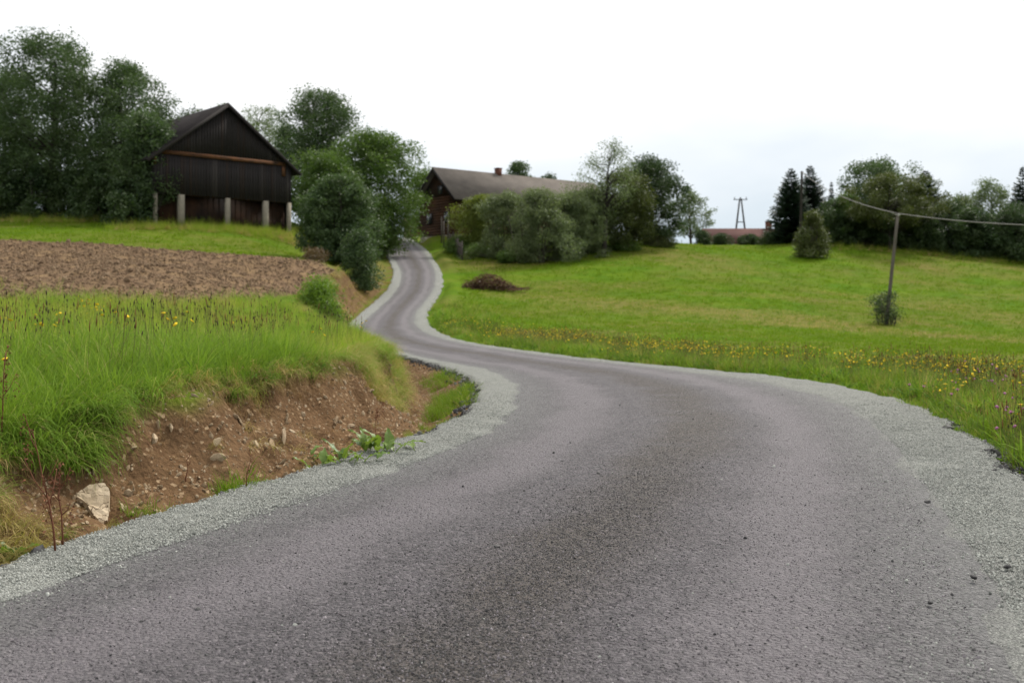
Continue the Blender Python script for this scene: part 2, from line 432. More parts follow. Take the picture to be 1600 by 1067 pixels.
# ------------------------------------------------------------------ road sheets
t = NT("asphalt")
lat, edge = t.attr("lat"), t.attr("edge")
P = t.pos()
wob = t.math('MULTIPLY', t.math('SUBTRACT', t.noise(.6, 4), .5), .5)
la = t.math('ADD', lat, wob)
band = t.math('MULTIPLY', t.ramp(t.math('ABSOLUTE', t.math('SUBTRACT', la, .06)), .30, .04, smooth=True), t.ramp(t.noise(1.2, 4, .6), .3, .62, .55, 1))
track = t.ramp(t.math('ABSOLUTE', t.math('SUBTRACT', t.math('ABSOLUTE', la), .58)), .26, .04, smooth=True)
agg = t.voro(46, 'Color'); aggd = t.voro(46); fine = t.noise(110, 3, .7); mid = t.ramp(t.noise(14, 5, .75), .38, .66)
crk = t.ramp(t.noise(26, 4, .8, P, (1, .7, 1)), .56, .68)
col = t.mix(t.ramp(agg, .1, .95), (.056, .050, .056), (.225, .203, .216))
col = t.mix(t.math('MULTIPLY', mid, .5), col, (.058, .054, .056))
col = t.mix(t.math('MULTIPLY', track, .55), col, (.245, .222, .237))
col = t.mix(t.math('MULTIPLY', band, .85), col, t.mix(t.ramp(agg, .2, .9), (.036, .028, .022), (.125, .100, .080)))
col = t.mix(t.math('MULTIPLY', crk, t.math('ADD', t.math('MULTIPLY', band, .35), t.ramp(t.noise(1.6, 4, .6), .38, .62, .3, .75))), col, (.016, .015, .016))
glint = t.math('MULTIPLY', t.ramp(t.voro(58, 'Color'), .90, .96), t.ramp(t.noise(3, 3), .4, .6, .2, .8))
col = t.mix(glint, col, (.30, .285, .27))
dust = t.ramp(t.math('ADD', edge, t.math('MULTIPLY', t.math('SUBTRACT', t.noise(3.5, 6, .75), .5), .55)), .66, 1.06)
col = t.mix(t.math('MULTIPLY', dust, .75), col, t.mix(agg, (.13, .13, .128), (.27, .27, .26)))
t.bump(t.math('ADD', t.math('MULTIPLY', aggd, -1.3), t.math('ADD', t.math('MULTIPLY', fine, .5), t.math('MULTIPLY', t.noise(17, 5, .75), 2.6))), 1.0, .035)
M_asphalt = t.fin(col, .70, .42)

t = NT("gravel")
vc = t.voro(85, 'Color'); vd = t.voro(85); inn = t.attr("lat")
col = t.mix(t.ramp(vc, .05, .95), (.185, .193, .176), (.43, .437, .40))
col = t.mix(t.ramp(vd, .42, .75), col, (.10, .105, .095))
col = t.mix(t.math('MULTIPLY', t.ramp(t.noise(2.2, 4, .6), .45, .7), .45), col, (.29, .295, .265))
col = t.mix(t.ramp(t.noise(16, 4, .7), .60, .72), col, (.10, .098, .092))
edg = t.ramp(t.math('ADD', inn, t.math('MULTIPLY', t.math('SUBTRACT', t.noise(6, 6, .8), .5), .7)), .26, .0)
col = t.mix(t.math('MULTIPLY', edg, .7), col, t.mix(t.ramp(vc, .1, .9), (.085, .083, .084), (.225, .22, .215)))
t.bump(t.math('SUBTRACT', t.noise(20, 3, .6), t.math('MULTIPLY', vd, 1.2)), 1.0, .016)
M_gravel = t.fin(col, .9, .25)

ry = axis([(-14, 3, .5), (3, 32, .11), (32, 140, .45), (140, 215, 3)])
def strip(name, f0, f1, ncol, zf, mat, attrs):
    s = np.linspace(0, 1, ncol)
    Y = np.repeat(ry[:, None], ncol, 1); x0, x1 = f0(ry)[:, None], f1(ry)[:, None]
    X = x0 + (x1 - x0) * s[None]
    Z = ZR(Y) + zf(X, Y, s[None] + 0 * X)
    n = len(ry); k = np.arange(n * ncol).reshape(n, ncol)
    fa = np.stack([k[:-1, :-1], k[:-1, 1:], k[1:, 1:], k[1:, :-1]], -1).reshape(-1, 4)
    return obj(name, mesh_np(name, np.stack([X, Y, Z], -1).reshape(-1, 3), fa, {a: g(X, Y, s[None] + 0 * X).ravel() for a, g in attrs.items()}, True), mat, kind="structure")

def road_z(X, Y, s):
    return .01 + .03 * (1 - (2 * s - 1) ** 2) + (fbm(X * 1.1, Y * 1.1, 3, 91) - .5) * .012
def _lat(X, Y, s): return 2 * (X - AL(Y)) / (AR(Y) - AL(Y)) - 1
road = strip("road", lambda y: AL(y) - .2, lambda y: AR(y) + .3, 44, road_z, M_asphalt,
             {"lat": _lat, "edge": lambda X, Y, s: np.clip(np.abs(_lat(X, Y, s)) - .0, 0, 1.3)})
def rag(y, s): return (vnoise(y * 2.1, 0 * y, s) - .5) * .18 + (vnoise(y * 7, 0 * y, s + 1) - .5) * .08
def rz_at(X, Y): return road_z(X, Y, np.clip((X - AL(Y) + .2) / (AR(Y) - AL(Y) + .5), 0, 1))
def gz_l(X, Y, s): return rz_at(X, Y) + .004 - .016 * (s > .985) + sstep(0, .45, 1 - s) * (.022 + (fbm(X * 5, Y * 5, 4, 95) - .5) * .03) - .07 * (s < .01)
def gz_r(X, Y, s): return rz_at(X, Y) + .004 - .016 * (s < .015) + sstep(0, .6, s) * (.022 + (fbm(X * 5, Y * 5, 4, 96) - .5) * .03) - .08 * (s > .99)
strip("gravel_shoulder", lambda y: XL(y) - .04, lambda y: AL(y) + rag(y, 101), 12, gz_l, M_gravel, {"lat": lambda X, Y, s: (1 - s) * 1.6})
strip("gravel_shoulder", lambda y: AR(y) + rag(y, 103), lambda y: XR(y) + .04, 14, gz_r, M_gravel, {"lat": lambda X, Y, s: s})
def surf_z(x, y):
    """top of road/gravel or ground"""
    x = np.asarray(x, float); y = np.asarray(y, float)
    z = terrain(x, y)[0]
    on = (x > XL(y)) & (x < XR(y))
    return np.where(on, ZR(y) + .035, z)

# ------------------------------------------------------------------ scattering of uncountable small things
def scatter(name, protos, pts, rot, scl, idx, kind="stuff", extra=None):
    """One object that instances small meshes at given points (grass, gravel...)."""
    n = len(pts)
    me = bpy.data.meshes.new(name)
    me.vertices.add(n); me.vertices.foreach_set("co", np.ascontiguousarray(pts, dtype=np.float32).ravel())
    a = me.attributes.new("irot", 'FLOAT_VECTOR', 'POINT'); a.data.foreach_set("vector", np.ascontiguousarray(rot, dtype=np.float32).ravel())
    a = me.attributes.new("iscl", 'FLOAT', 'POINT'); a.data.foreach_set("value", np.ascontiguousarray(scl, dtype=np.float32))
    a = me.attributes.new("iidx", 'INT', 'POINT'); a.data.foreach_set("value", np.ascontiguousarray(idx, dtype=np.int32))
    o = obj(name, me, None, kind=kind)
    c = bpy.data.collections.new(name + "_pieces")
    for i, (pm_, mt) in enumerate(protos):
        if len(pm_.materials) == 0: pm_.materials.append(mt)
        c.objects.link(bpy.data.objects.new("%s_piece_%02d" % (name, i), pm_))
    ng = bpy.data.node_groups.new(name + "_nodes", 'GeometryNodeTree')
    ng.interface.new_socket("Geometry", in_out='INPUT', socket_type='NodeSocketGeometry')
    ng.interface.new_socket("Geometry", in_out='OUTPUT', socket_type='NodeSocketGeometry')
    N, L = ng.nodes, ng.links
    gi, go = N.new("NodeGroupInput"), N.new("NodeGroupOutput")
    iop = N.new("GeometryNodeInstanceOnPoints"); ci = N.new("GeometryNodeCollectionInfo")
    ci.inputs[0].default_value = c; ci.inputs['Separate Children'].default_value = True; ci.inputs['Reset Children'].default_value = True
    def na(k, tp):
        q = N.new("GeometryNodeInputNamedAttribute"); q.data_type = tp; q.inputs[0].default_value = k; return q.outputs[0]
    L.new(gi.outputs[0], iop.inputs['Points']); L.new(ci.outputs[0], iop.inputs['Instance'])
    iop.inputs['Pick Instance'].default_value = True
    L.new(na("iidx", 'INT'), iop.inputs['Instance Index'])
    L.new(na("irot", 'FLOAT_VECTOR'), iop.inputs['Rotation'])
    L.new(na("iscl", 'FLOAT'), iop.inputs['Scale'])
    L.new(iop.outputs[0], go.inputs[0])
    md = o.modifiers.new("scatter", 'NODES'); md.node_group = ng
    return o

def tuft(rng, n, h, spread, width, droop, lean=.35, seg=3, dirn=None):
    """A tuft of n tapering, bending blades."""
    V = []; F4 = []; F3 = []; A = []; k = 0
    for i in range(n):
        az = rng.uniform(0, 2 * math.pi); rr = spread * math.sqrt(rng.uniform())
        bx, by = rr * math.cos(az), rr * math.sin(az)
        if dirn is None: d = az + rng.normal(0, .7)
        else: d = dirn + rng.normal(0, .55)
        L_ = h * rng.uniform(.55, 1.15); ln = lean * rng.uniform(.3, 1.5); dr = droop * rng.uniform(.4, 1.5)
        wd = width * rng.uniform(.7, 1.3); val = rng.uniform()
        tw = d + math.pi / 2 + rng.normal(0, .5)
        sx, sy = math.cos(tw) * wd / 2, math.sin(tw) * wd / 2
        x, y, z = bx, by, -.02; ang = ln * .5
        row = []
        for s in range(seg + 1):
            fr = s / seg; w = (1 - fr) ** .7 if s < seg else 0
            if s == seg: V.append((x, y, z)); row.append((k,)); k += 1
            else:
                V.append((x - sx * w, y - sy * w, z)); V.append((x + sx * w, y + sy * w, z)); row.append((k, k + 1)); k += 2
            A += [val] * len(row[-1])
            ang += (ln * .5 + dr * (fr + .25)) / seg * 1.6
            st = L_ / seg
            x += math.cos(d) * math.sin(ang) * st; y += math.sin(d) * math.sin(ang) * st; z += math.cos(ang) * st
        for s in range(seg):
            a, b = row[s], row[s + 1]
            if len(b) == 2: F4.append((a[0], a[1], b[1], b[0]))
            else: F3.append((a[0], a[1], b[0]))
    return mesh_np("tuft", np.array(V), [np.array(F4, np.int32).reshape(-1, 4), np.array(F3, np.int32).reshape(-1, 3)], {"var": np.array(A)})

def head_stem(rng, n, h, spread, head, hr, hl, bl=0):
    """Stems with seed heads/flower heads: returns mesh with two materials (0 stem, 1 head)."""
    mb = MB(); nst = 0
    tops = []
    for i in range(n):
        az = rng.uniform(0, 6.28); r0 = spread * math.sqrt(rng.uniform()); a2 = rng.uniform(0, 6.28); ln = rng.uniform(.02, .22) * h
        L_ = h * rng.uniform(.7, 1.2)
        p0 = np.array([r0 * math.cos(az), r0 * math.sin(az), 0]); p1 = p0 + [ln * math.cos(a2), ln * math.sin(a2), L_]
        pm_ = (p0 + p1) / 2 + [0, 0, L_ * .05]
        mb.tube([p0, pm_, p1], [.0022, .0019, .0015], 3, .3, cap=False); tops.append(p1)
    nst = sum(len(x) for x in mb.f.values())
    for p in tops:
        v = rng.uniform()
        if head == 'spike':
            mb.tube([p + [0, 0, -hl * .2], p + [0, 0, hl * .3], p + [0, 0, hl]], [hr * .5, hr, hr * .35], 5, v)
        elif head == 'disc':
            tx, ty = rng.normal(0, .35, 2); k = 7
            ring = [p + [hr * math.cos(j * 6.283 / k), hr * math.sin(j * 6.283 / k), hr * (tx * math.cos(j * 6.283 / k) + ty * math.sin(j * 6.283 / k)) + hr * .15] for j in range(k)]
            mb.add(np.array(ring + [p + [0, 0, hl], p + [0, 0, -hl]]), [(j, (j + 1) % k, k) for j in range(k)] + [((j + 1) % k, j, k + 1) for j in range(k)], v)
    me = mb.mesh("stems")
    # faces were grouped by size: mark those of heads by vertex index instead
    lim = n * 9
    me.materials.append(M_stem); me.materials.append(head_mats[0])
    mi = np.zeros(len(me.polygons), np.int32)
    for p in me.polygons:
        if p.vertices[0] >= lim: mi[p.index] = 1
    me.polygons.foreach_set("material_index", mi)
    return me

def rock(rng, flat=.6, sub=1, rough=.25, boxy=0.0):
    t_ = (1 + 5 ** .5) / 2
    import bmesh
    bm = bmesh.new(); bmesh.ops.create_icosphere(bm, subdivisions=sub, radius=1)
    pl_ = [(Vector(rng.normal(size=3)).normalized(), rng.uniform(.55, .9)) for _ in range(7)]
    for v in bm.verts:
        v.co *= 1 + rng.normal(0, rough * .25)
        for n_, d_ in pl_:
            e = v.co.dot(n_) - d_
            if e > 0: v.co -= n_ * e * .95
        v.co.z *= flat
    me = bpy.data.meshes.new("rock"); bm.to_mesh(me); bm.free()
    at = me.attributes.new("var", 'FLOAT', 'POINT'); at.data.foreach_set("value", np.full(len(me.vertices), rng.uniform(), np.float32))
    return me

# blade, stem, stone materials
M_blade_lush = m_blade("grass_lush", (.078, .165, .020), (.195, .315, .040), (.36, .31, .12), .09)
M_blade_meadow = m_blade("grass_meadow", (.125, .230, .020), (.270, .375, .042), (.40, .34, .12), .16)
M_blade_dry = m_blade("grass_dry", (.20, .19, .055), (.34, .29, .095), (.44, .34, .15), .35)
M_blade_root = m_blade("grass_roots", (.20, .13, .06), (.30, .19, .09), (.36, .25, .13), .3, .15)
M_blade_mown = m_blade("grass_mown", (.074, .156, .007), (.136, .224, .010), (.26, .23, .06), .06)
M_blade_verge = m_blade("grass_verge", (.055, .118, .010), (.150, .245, .020), (.32, .25, .08), .13)
M_dockv = m_blade("verge_weed_leaf", (.045, .110, .014), (.095, .190, .022), (.20, .12, .05), .12)
M_stem = m_simple("flower_stem", (.10, .13, .03), (.16, .16, .05), 8, bump=0)
def m_flat(name, c, var=.25, rough=.8):
    t = NT(name); v = t.attr("var")
    return t.fin(t.mix(t.math('MULTIPLY', v, var), c, tuple(x * .55 for x in c)), rough, .2, .12)
M_yellow = m_flat("petal_yellow", (.80, .56, .02)); M_brownhead = m_flat("seed_head_brown", (.060, .042, .022), .6); M_redhead = m_flat("seed_head_rust", (.20, .085, .035), .5)
M_pink = m_flat("petal_pink", (.50, .20, .36)); M_straw = m_flat("straw", (.40, .31, .15), .5)
t = NT("bank_stone")
r_ = t.rand()
cst = t.mix(r_, (.30, .225, .135), (.52, .425, .29)); cst = t.mix(t.ramp(t.noise(30, 5, .65, t.objco()), .4, .7), cst, (.24, .15, .09))
t.bump(t.noise(40, 4, .6, t.objco()), .5, .01); M_stone = t.fin(cst, .9, .2)
t = NT("gravel_grain"); r_ = t.rand()
M_grain = t.fin(t.mix(r_, (.16, .168, .152), (.45, .457, .42)), .9, .2)
t = NT("black_crumb"); r_ = t.rand()
M_crumb = t.fin(t.mix(r_, (.018, .018, .019), (.085, .082, .08)), .75, .4)
t = NT("clod"); r_ = t.rand()
M_clod = t.fin(t.mix(r_, (.108, .070, .042), (.235, .165, .102)), .95, .15)

def pick(n, rng, k): return rng.integers(0, k, n)
def rot_up(n, rng, tilt=.1):
    r = np.zeros((n, 3)); r[:, 2] = rng.uniform(0, 6.283, n); r[:, 0] = rng.normal(0, tilt, n); r[:, 1] = rng.normal(0, tilt, n); return r

def area_pts(rng, y0, y1, dens, left=True, umin=-60, umax=1660, xlim=None):
    """random points on the ground wedge the camera could see, with a margin"""
    xmin, xmax = (umin - 800) / FPX, (umax - 800) / FPX
    w = (xmax - xmin) * y1 + 3
    n = int(dens * w * (y1 - y0))
    y = rng.uniform(y0, y1, n); x = rng.uniform(xmin * y1 - 1.5, xmax * y1 + 1.5, n)
    ok = (x > xmin * y - 1.5) & (x < xmax * y + 1.5)
    ok &= (x < XL(y)) if left else (x > XR(y))
    return x[ok], y[ok]

# ------------------------------------------------------------------ buildings
M_plank = None
t = NT("barn_plank"); v_ = t.attr("var"); r_ = t.rand()
g_ = t.noise(6, 5, .65, t.objco(), (6, 6, .5))
c = t.mix(t.ramp(g_, .3, .7), (.0095, .0080, .0085), (.030, .0255, .0255)); c = t.mix(t.ramp(r_, .80, 1.0, 0, .55), c, (.058, .050, .047))
c = t.mix(t.ramp(r_, 0, .15, .5, 0), c, (.030, .018, .013))
t.bump(g_, .4, .01); M_plank = t.fin(c, .85, .2)
M_beam = m_simple("weathered_orange_beam", (.15, .062, .024), (.030, .020, .016), 1.6, stretch=(1, 1, 2.5))
M_barnlow = m_simple("brown_timber", (.038, .017, .008), (.007, .005, .004), .8, bump=.4)
M_conc = m_simple("concrete_pillar", (.27, .24, .19), (.18, .16, .125), 3)
M_roofd = m_simple("dark_roof_sheet", (.016, .014, .015), (.030, .027, .027), 1.2, 1.0, .05, stretch=(1, 1, 1))
M_roofg = m_simple("grey_brown_roof", (.105, .093, .083), (.155, .137, .120), .7, 1.0, .08, bump=.5)
M_brick = m_simple("russet_timber_wall", (.085, .038, .019), (.030, .017, .012), .5, stretch=(1, 1, 2))
M_redroof = m_simple("red_brown_roof", (.085, .046, .042), (.115, .066, .058), .6, 1.0, .08)
M_brickch = m_simple("chimney_brick", (.15, .065, .045), (.09, .04, .03), 3)
M_black = m_simple("dark_opening", (.010, .010, .011), (.016, .015, .015), 3, bump=0)
t = NT("window_glass"); M_glass = t.fin((.03, .035, .04), .08, .5)

def slab(mb, pts4, th, val=.5):
    """a thick quad; thickness downward along its normal"""
    p = np.array(pts4, float); n = np.cross(p[1] - p[0], p[3] - p[0]); n /= np.linalg.norm(n)
    if n[2] < 0: n = -n
    mb.add(np.r_[p, p - n * th], [(0, 1, 2, 3), (7, 6, 5, 4), (0, 4, 5, 1), (1, 5, 6, 2), (2, 6, 7, 3), (3, 7, 4, 0)], val)

# --- barn: local x along the gable, y into the depth of the barn, z up
pl_, pr_ = pix(240, 350, 78), pix(455, 365, 86)
bz = min(gz(pl_.x, pl_.y), gz(pr_.x, pr_.y)) - .1
bw = math.hypot(pr_.x - pl_.x, pr_.y - pl_.y); brz = math.atan2(pr_.y - pl_.y, pr_.x - pl_.x)
barn = thing("barn", "tall blackened plank barn raised on pale concrete pillars with brown timber base", "barn", (pl_.x, pl_.y, bz), rz=brz)
ZC, ZE, ZRG, BL = EYE + 174 / FPX * 78 - bz, EYE + 236 / FPX * 78 - bz, EYE + 312 / FPX * 82 - bz, 16.0
ZB = ZE + .15                                          # beam line at the foot of the upper gable
def roof_h(x): return ZE + (ZRG - ZE) * (1 - abs(x - bw / 2) / (bw / 2))
rp = random.Random(3)
pw = .235; npk = int(bw / pw); pw = bw / npk
for i in range(npk):                                   # lower cladding, plank by plank
    top = min(ZB - .02, roof_h((i + .5) * pw) - .1)
    lo = ZC + rp.uniform(-.06, .05); hgt = top - lo
    mb = MB(); mb.box((0, 0, hgt / 2), (pw - .018, .035, hgt))
    o = obj("plank", mb.mesh("plank"), M_plank, barn, ((i + .5) * pw, rp.uniform(-.012, .012), lo))
for i in range(npk):                                   # upper gable planks, cut to the roof slope, standing a little proud
    x0, x1 = i * pw + .009, (i + 1) * pw - .009; a, b = roof_h(x0) - .06, roof_h(x1) - .06
    lo = ZB + .12 + rp.uniform(-.03, .03)
    if min(a, b) - lo < .12: continue
    yj = -.10 + rp.uniform(-.012, .012); mb = MB()
    mb.add([(x0, yj, lo), (x1, yj, lo), (x1, yj, b), (x0, yj, a), (x0, yj + .035, lo), (x1, yj + .035, lo), (x1, yj + .035, b), (x0, yj + .035, a)],
           [(0, 1, 2, 3), (7, 6, 5, 4), (0, 4, 5, 1), (1, 5, 6, 2), (2, 6, 7, 3), (3, 7, 4, 0)])
    obj("plank", mb.mesh("plank"), M_plank, barn)
mb = MB(); mb.box((bw / 2, -.07, ZB), (bw - 1.2, .12, .30)); obj("beam", mb.mesh("beam"), M_beam, barn)["label"] = "orange weathered beam across the gable"
for x in (.10, bw - .75):
    mb = MB(); mb.box((x, -.05, ZB - .55), (.16 if x < 1 else .3, .10, .9)); obj("beam", mb.mesh("beam"), M_beam, barn)
for k, (fx, w_) in enumerate([(.012, .30), (.185, .48), (.515, .38), (.80, .44), (.985, .32)]):
    mb = MB(); mb.box((0, 0, ZC / 2 - .1), (w_, w_ * .9, ZC + .2)); o = obj("pillar", mb.mesh("pillar"), M_conc, barn, (fx * bw, .10, 0))
mb = MB(); mb.box((bw / 2, .75, ZC / 2 - .15), (bw - .5, .12, ZC + .3))
for i in range(24): mb.box((.4 + i * (bw - .8) / 23, .68, ZC / 2 - .15), (.10, .04, ZC + .28))
obj("base_wall", mb.mesh("base_wall"), M_barnlow, barn)
mb = MB(); mb.box((bw / 2, .45, ZC + .02), (bw - .1, .8, .12)); obj("floor_joist", mb.mesh("floor_joist"), M_barnlow, barn)
for sx, nm in ((.0, 1), (bw, -1)):
    mb = MB()
    for i in range(60):
        mb.box((sx + nm * .03, .15 + (i + .5) * (BL - .2) / 60, (ZE - .4) / 2), (.04 + .02 * (i % 3), (BL - .2) / 60 - .015, ZE - .4))
    obj("side_wall", mb.mesh("side_wall"), M_plank, barn)
mb = MB(); mb.box((bw / 2, BL, ZE / 2), (bw - .1, .1, ZE)); mb.add([(0, BL, ZE), (bw, BL, ZE), (bw / 2, BL, ZRG - .1)], [(0, 1, 2)]); obj("back_wall", mb.mesh("back_wall"), M_plank, barn)
for s in (-1, 1):
    e = -.75 if s < 0 else bw + .75; ze = ZE - .75 * (ZRG - ZE) / (bw / 2)
    mb = MB(); slab(mb, [(e, -.45, ze), (bw / 2, -.45, ZRG + .06), (bw / 2, BL + .4, ZRG + .06), (e, BL + .4, ze)], .10)
    rf = obj("roof_slope", mb.mesh("roof_slope"), M_roofd, barn)
    mb = MB(); slab(mb, [(e, -.50, ze - .02), (bw / 2, -.50, ZRG + .04), (bw / 2, -.46, ZRG + .04), (e, -.46, ze - .02)], .26)
    obj("verge_board", mb.mesh("verge_board"), M_plank, rf)

# --- farmhouse with the long grey roof
hc = pix(714, 366, 110); hz = gz(hc.x + 2, hc.y + 4) - .2
ax = Vector((16.3, 13.0, 0)).normalized(); hrz = math.atan2(ax.y, ax.x)
house = thing("farmhouse", "long russet farmhouse with grey-brown gabled roof half hidden behind grey-green shrubs", "house", (hc.x, hc.y, hz), rz=hrz)
HL, HW = 23.0, 7.2; HE = EYE + (HOR - 304) / FPX * 110 - hz; HR = EYE + (HOR - 262) / FPX * 112.5 - hz
mb = MB(); nlog = 14
for i in range(nlog):
    zz = (i + .5) * HE / nlog
    mb.box((HL / 2, .08, zz), (HL, .16 + .03 * (i % 2), HE / nlog - .002)); mb.box((HL / 2, HW - .08, zz), (HL, .16, HE / nlog - .002))
    mb.box((.08, HW / 2, zz), (.16 + .03 * (i % 2), HW - .36, HE / nlog - .002)); mb.box((HL - .08, HW / 2, zz), (.16, HW - .36, HE / nlog - .002))
obj("wall", mb.mesh("wall"), M_brick, house)
mb = MB(); mb.box((HL / 2, HW / 2, -.98), (HL - .06, HW - .06, 2.0)); obj("foundation", mb.mesh("foundation"), M_conc, house)
for xx in (-.03, HL - .07):
    mb = MB(); mb.add([(xx, .02, HE + .01), (xx, HW - .02, HE + .01), (xx, HW / 2, HR - .05), (xx + .1, .02, HE + .01), (xx + .1, HW - .02, HE + .01), (xx + .1, HW / 2, HR - .05)], [(0, 1, 2), (5, 4, 3), (0, 3, 4, 1), (1, 4, 5, 2), (2, 5, 3, 0)])
    obj("gable", mb.mesh("gable"), M_barnlow, house)
for s in (-1, 1):
    e = -.6 if s < 0 else HW + .6; ze = HE - .6 * (HR - HE) / (HW / 2)
    mb = MB(); slab(mb, [(-.7, e, ze), (HL + .6, e, ze), (HL + .6, HW / 2, HR + .05), (-.7, HW / 2, HR + .05)], .12)
    for i in range(1, 1):
        q = i / 9; slab(mb, [(-.7, e + (HW / 2 - e) * q - .06 * s * -1, ze + (HR + .05 - ze) * q + .03), (HL + .6, e + (HW / 2 - e) * q - .06 * s * -1, ze + (HR + .05 - ze) * q + .03), (HL + .6, e + (HW / 2 - e) * q, ze + (HR + .05 - ze) * q + .045), (-.7, e + (HW / 2 - e) * q, ze + (HR + .05 - ze) * q + .045)], .03)
    rf = obj("roof_slope", mb.mesh("roof_slope"), M_roofg, house)
    mb = MB(); slab(mb, [(-.76, e, ze), (-.71, e, ze), (-.71, HW / 2, HR + .04), (-.76, HW / 2, HR + .04)], .28); obj("verge_board", mb.mesh("verge_board"), M_plank, rf)
mb = MB(); mb.box((8.4, HW / 2, HR + .1), (.6, .6, 1.0)); mb.box((8.4, HW / 2, HR + .62), (.7, .7, .1)); obj("chimney", mb.mesh("chimney"), M_brickch, house)
def window(parent, c, w, h, axis_='x'):
    sz = (lambda a, b, d: (d, a, b)) if axis_ == 'x' else (lambda a, b, d: (a, d, b))
    mb = MB(); mb.box(c, sz(w, h, .10)); wdw = obj("window", mb.mesh("window"), M_plank, parent)
    n = (-1, 0, 0) if axis_ == 'x' else (0, -1, 0)
    mb = MB(); mb.box([c[i] + n[i] * .035 for i in range(3)], sz(w - .16, h - .16, .06)); obj("pane", mb.mesh("pane"), M_glass, wdw)
window(house, (-.09, HW * .42, HE + .75), .9, 1.0); window(house, (-.06, HW * .25, 1.9), 1.0, 1.2); window(house, (-.06, HW * .72, 1.9), 1.0, 1.2)
for q in (3, 7, 11, 15, 19): window(house, (q, -.06, 1.9), 1.0, 1.2, 'y')

# --- low house beyond the crest of the right-hand field
def low_house(name, label, u0, u1, v_ridge, v_eave, v_base, d, roofm, chim=None, depth=7.0):
    a, b = pix(u0, v_base, d), pix(u1, v_base, d)
    h = thing(name, label, "house", (a.x, a.y, a.z)); Lh = b.x - a.x
    e, rdg = (v_base - v_eave) / FPX * d, (v_base - v_ridge) / FPX * d
    mb = MB(); mb.box((Lh / 2, depth / 2, e / 2 - 1.0), (Lh - .6, depth - .6, e + 2.0)); obj("wall", mb.mesh("wall"), M_brick, h)
    mb = MB(); slab(mb, [(0, 0, e), (Lh, 0, e), (Lh, depth / 2, rdg), (0, depth / 2, rdg)], .12); obj("roof_slope", mb.mesh("roof_slope"), roofm, h)
    mb = MB(); slab(mb, [(0, depth, e), (Lh, depth, e), (Lh, depth / 2 + .01, rdg), (0, depth / 2 + .01, rdg)], .12); obj("roof_slope", mb.mesh("roof_slope"), roofm, h)
    for x in (.32, Lh - .32):
        mb = MB(); mb.add([(x, .4, e - .2), (x, depth - .4, e - .2), (x, depth / 2, rdg - .25)], [(0, 1, 2)]); obj("gable", mb.mesh("gable"), M_brick, h)
    for q in np.arange(2, Lh - 1.5, 3.0): window(h, (float(q), .27, e - 1.0), 1.0, 1.0, 'y')
    if chim:
        mb = MB(); mb.box((chim, depth / 2 + .3, rdg + .2), (.7, .7, 1.4)); mb.box((chim, depth / 2 + .3, rdg + .93), (.8, .8, .1)); obj("chimney", mb.mesh("chimney"), M_brickch, h)
    return h
low_house("low_house", "low red-brown roofed house showing just above the right-hand field crest beside spruces", 1104, 1226, 354, 380, 402, 133, M_redroof, chim=9.0)
low_house("distant_house", "tiny pale pink distant house glimpsed between road trees and farmhouse", 628, 676, 338, 352, 372, 175, M_redroof)

# ------------------------------------------------------------------ trees and shrubs
def leaf_quads(rng, cen, size, flat=.0, updown=0.4):
    """rhombic, slightly folded leaves at given centres -> verts (n*4,3), faces"""
    n = len(cen)
    a = rng.normal(size=(n, 3)); a[:, 2] *= updown + .25; a /= np.linalg.norm(a, axis=1, keepdims=True)
    b = rng.normal(size=(n, 3)); b -= a * (a * b).sum(1, keepdims=True); b /= np.linalg.norm(b, axis=1, keepdims=True)
    c_ = np.cross(a, b)
    s = (size * rng.uniform(.6, 1.4, n))[:, None]
    v = np.stack([cen - a * s * .55, cen + b * s * .30 + c_ * s * .10, cen + a * s * .55, cen - b * s * .30 + c_ * s * .10], 1)
    f = np.arange(n * 4).reshape(n, 4)
    return v.reshape(-1, 3), f

def profile(shape, q):
    if shape == 'round': return np.sqrt(np.clip(1 - (2 * q - 1) ** 2, 0, 1)) * (1.0 - .12 * q)
    if shape == 'egg': return np.clip(np.sin(np.clip(q, 0, 1) ** .75 * math.pi), 0, 1) ** .7
    if shape == 'full': return np.clip(1 - np.abs(2 * q - .9) ** 3.2 / (1.1 ** 3.2 if True else 1), 0, 1) ** .6
    if shape == 'dome': return np.sqrt(np.clip(1 - q ** 2.2, 0, 1)) * (.86 + .14 * np.clip(q * 4, 0, 1))
    if shape == 'umbrella': return np.clip(np.sin(np.clip(q, 0, 1) ** 1.5 * math.pi * .93 + .1), 0, 1) ** .8
    return 1 - q

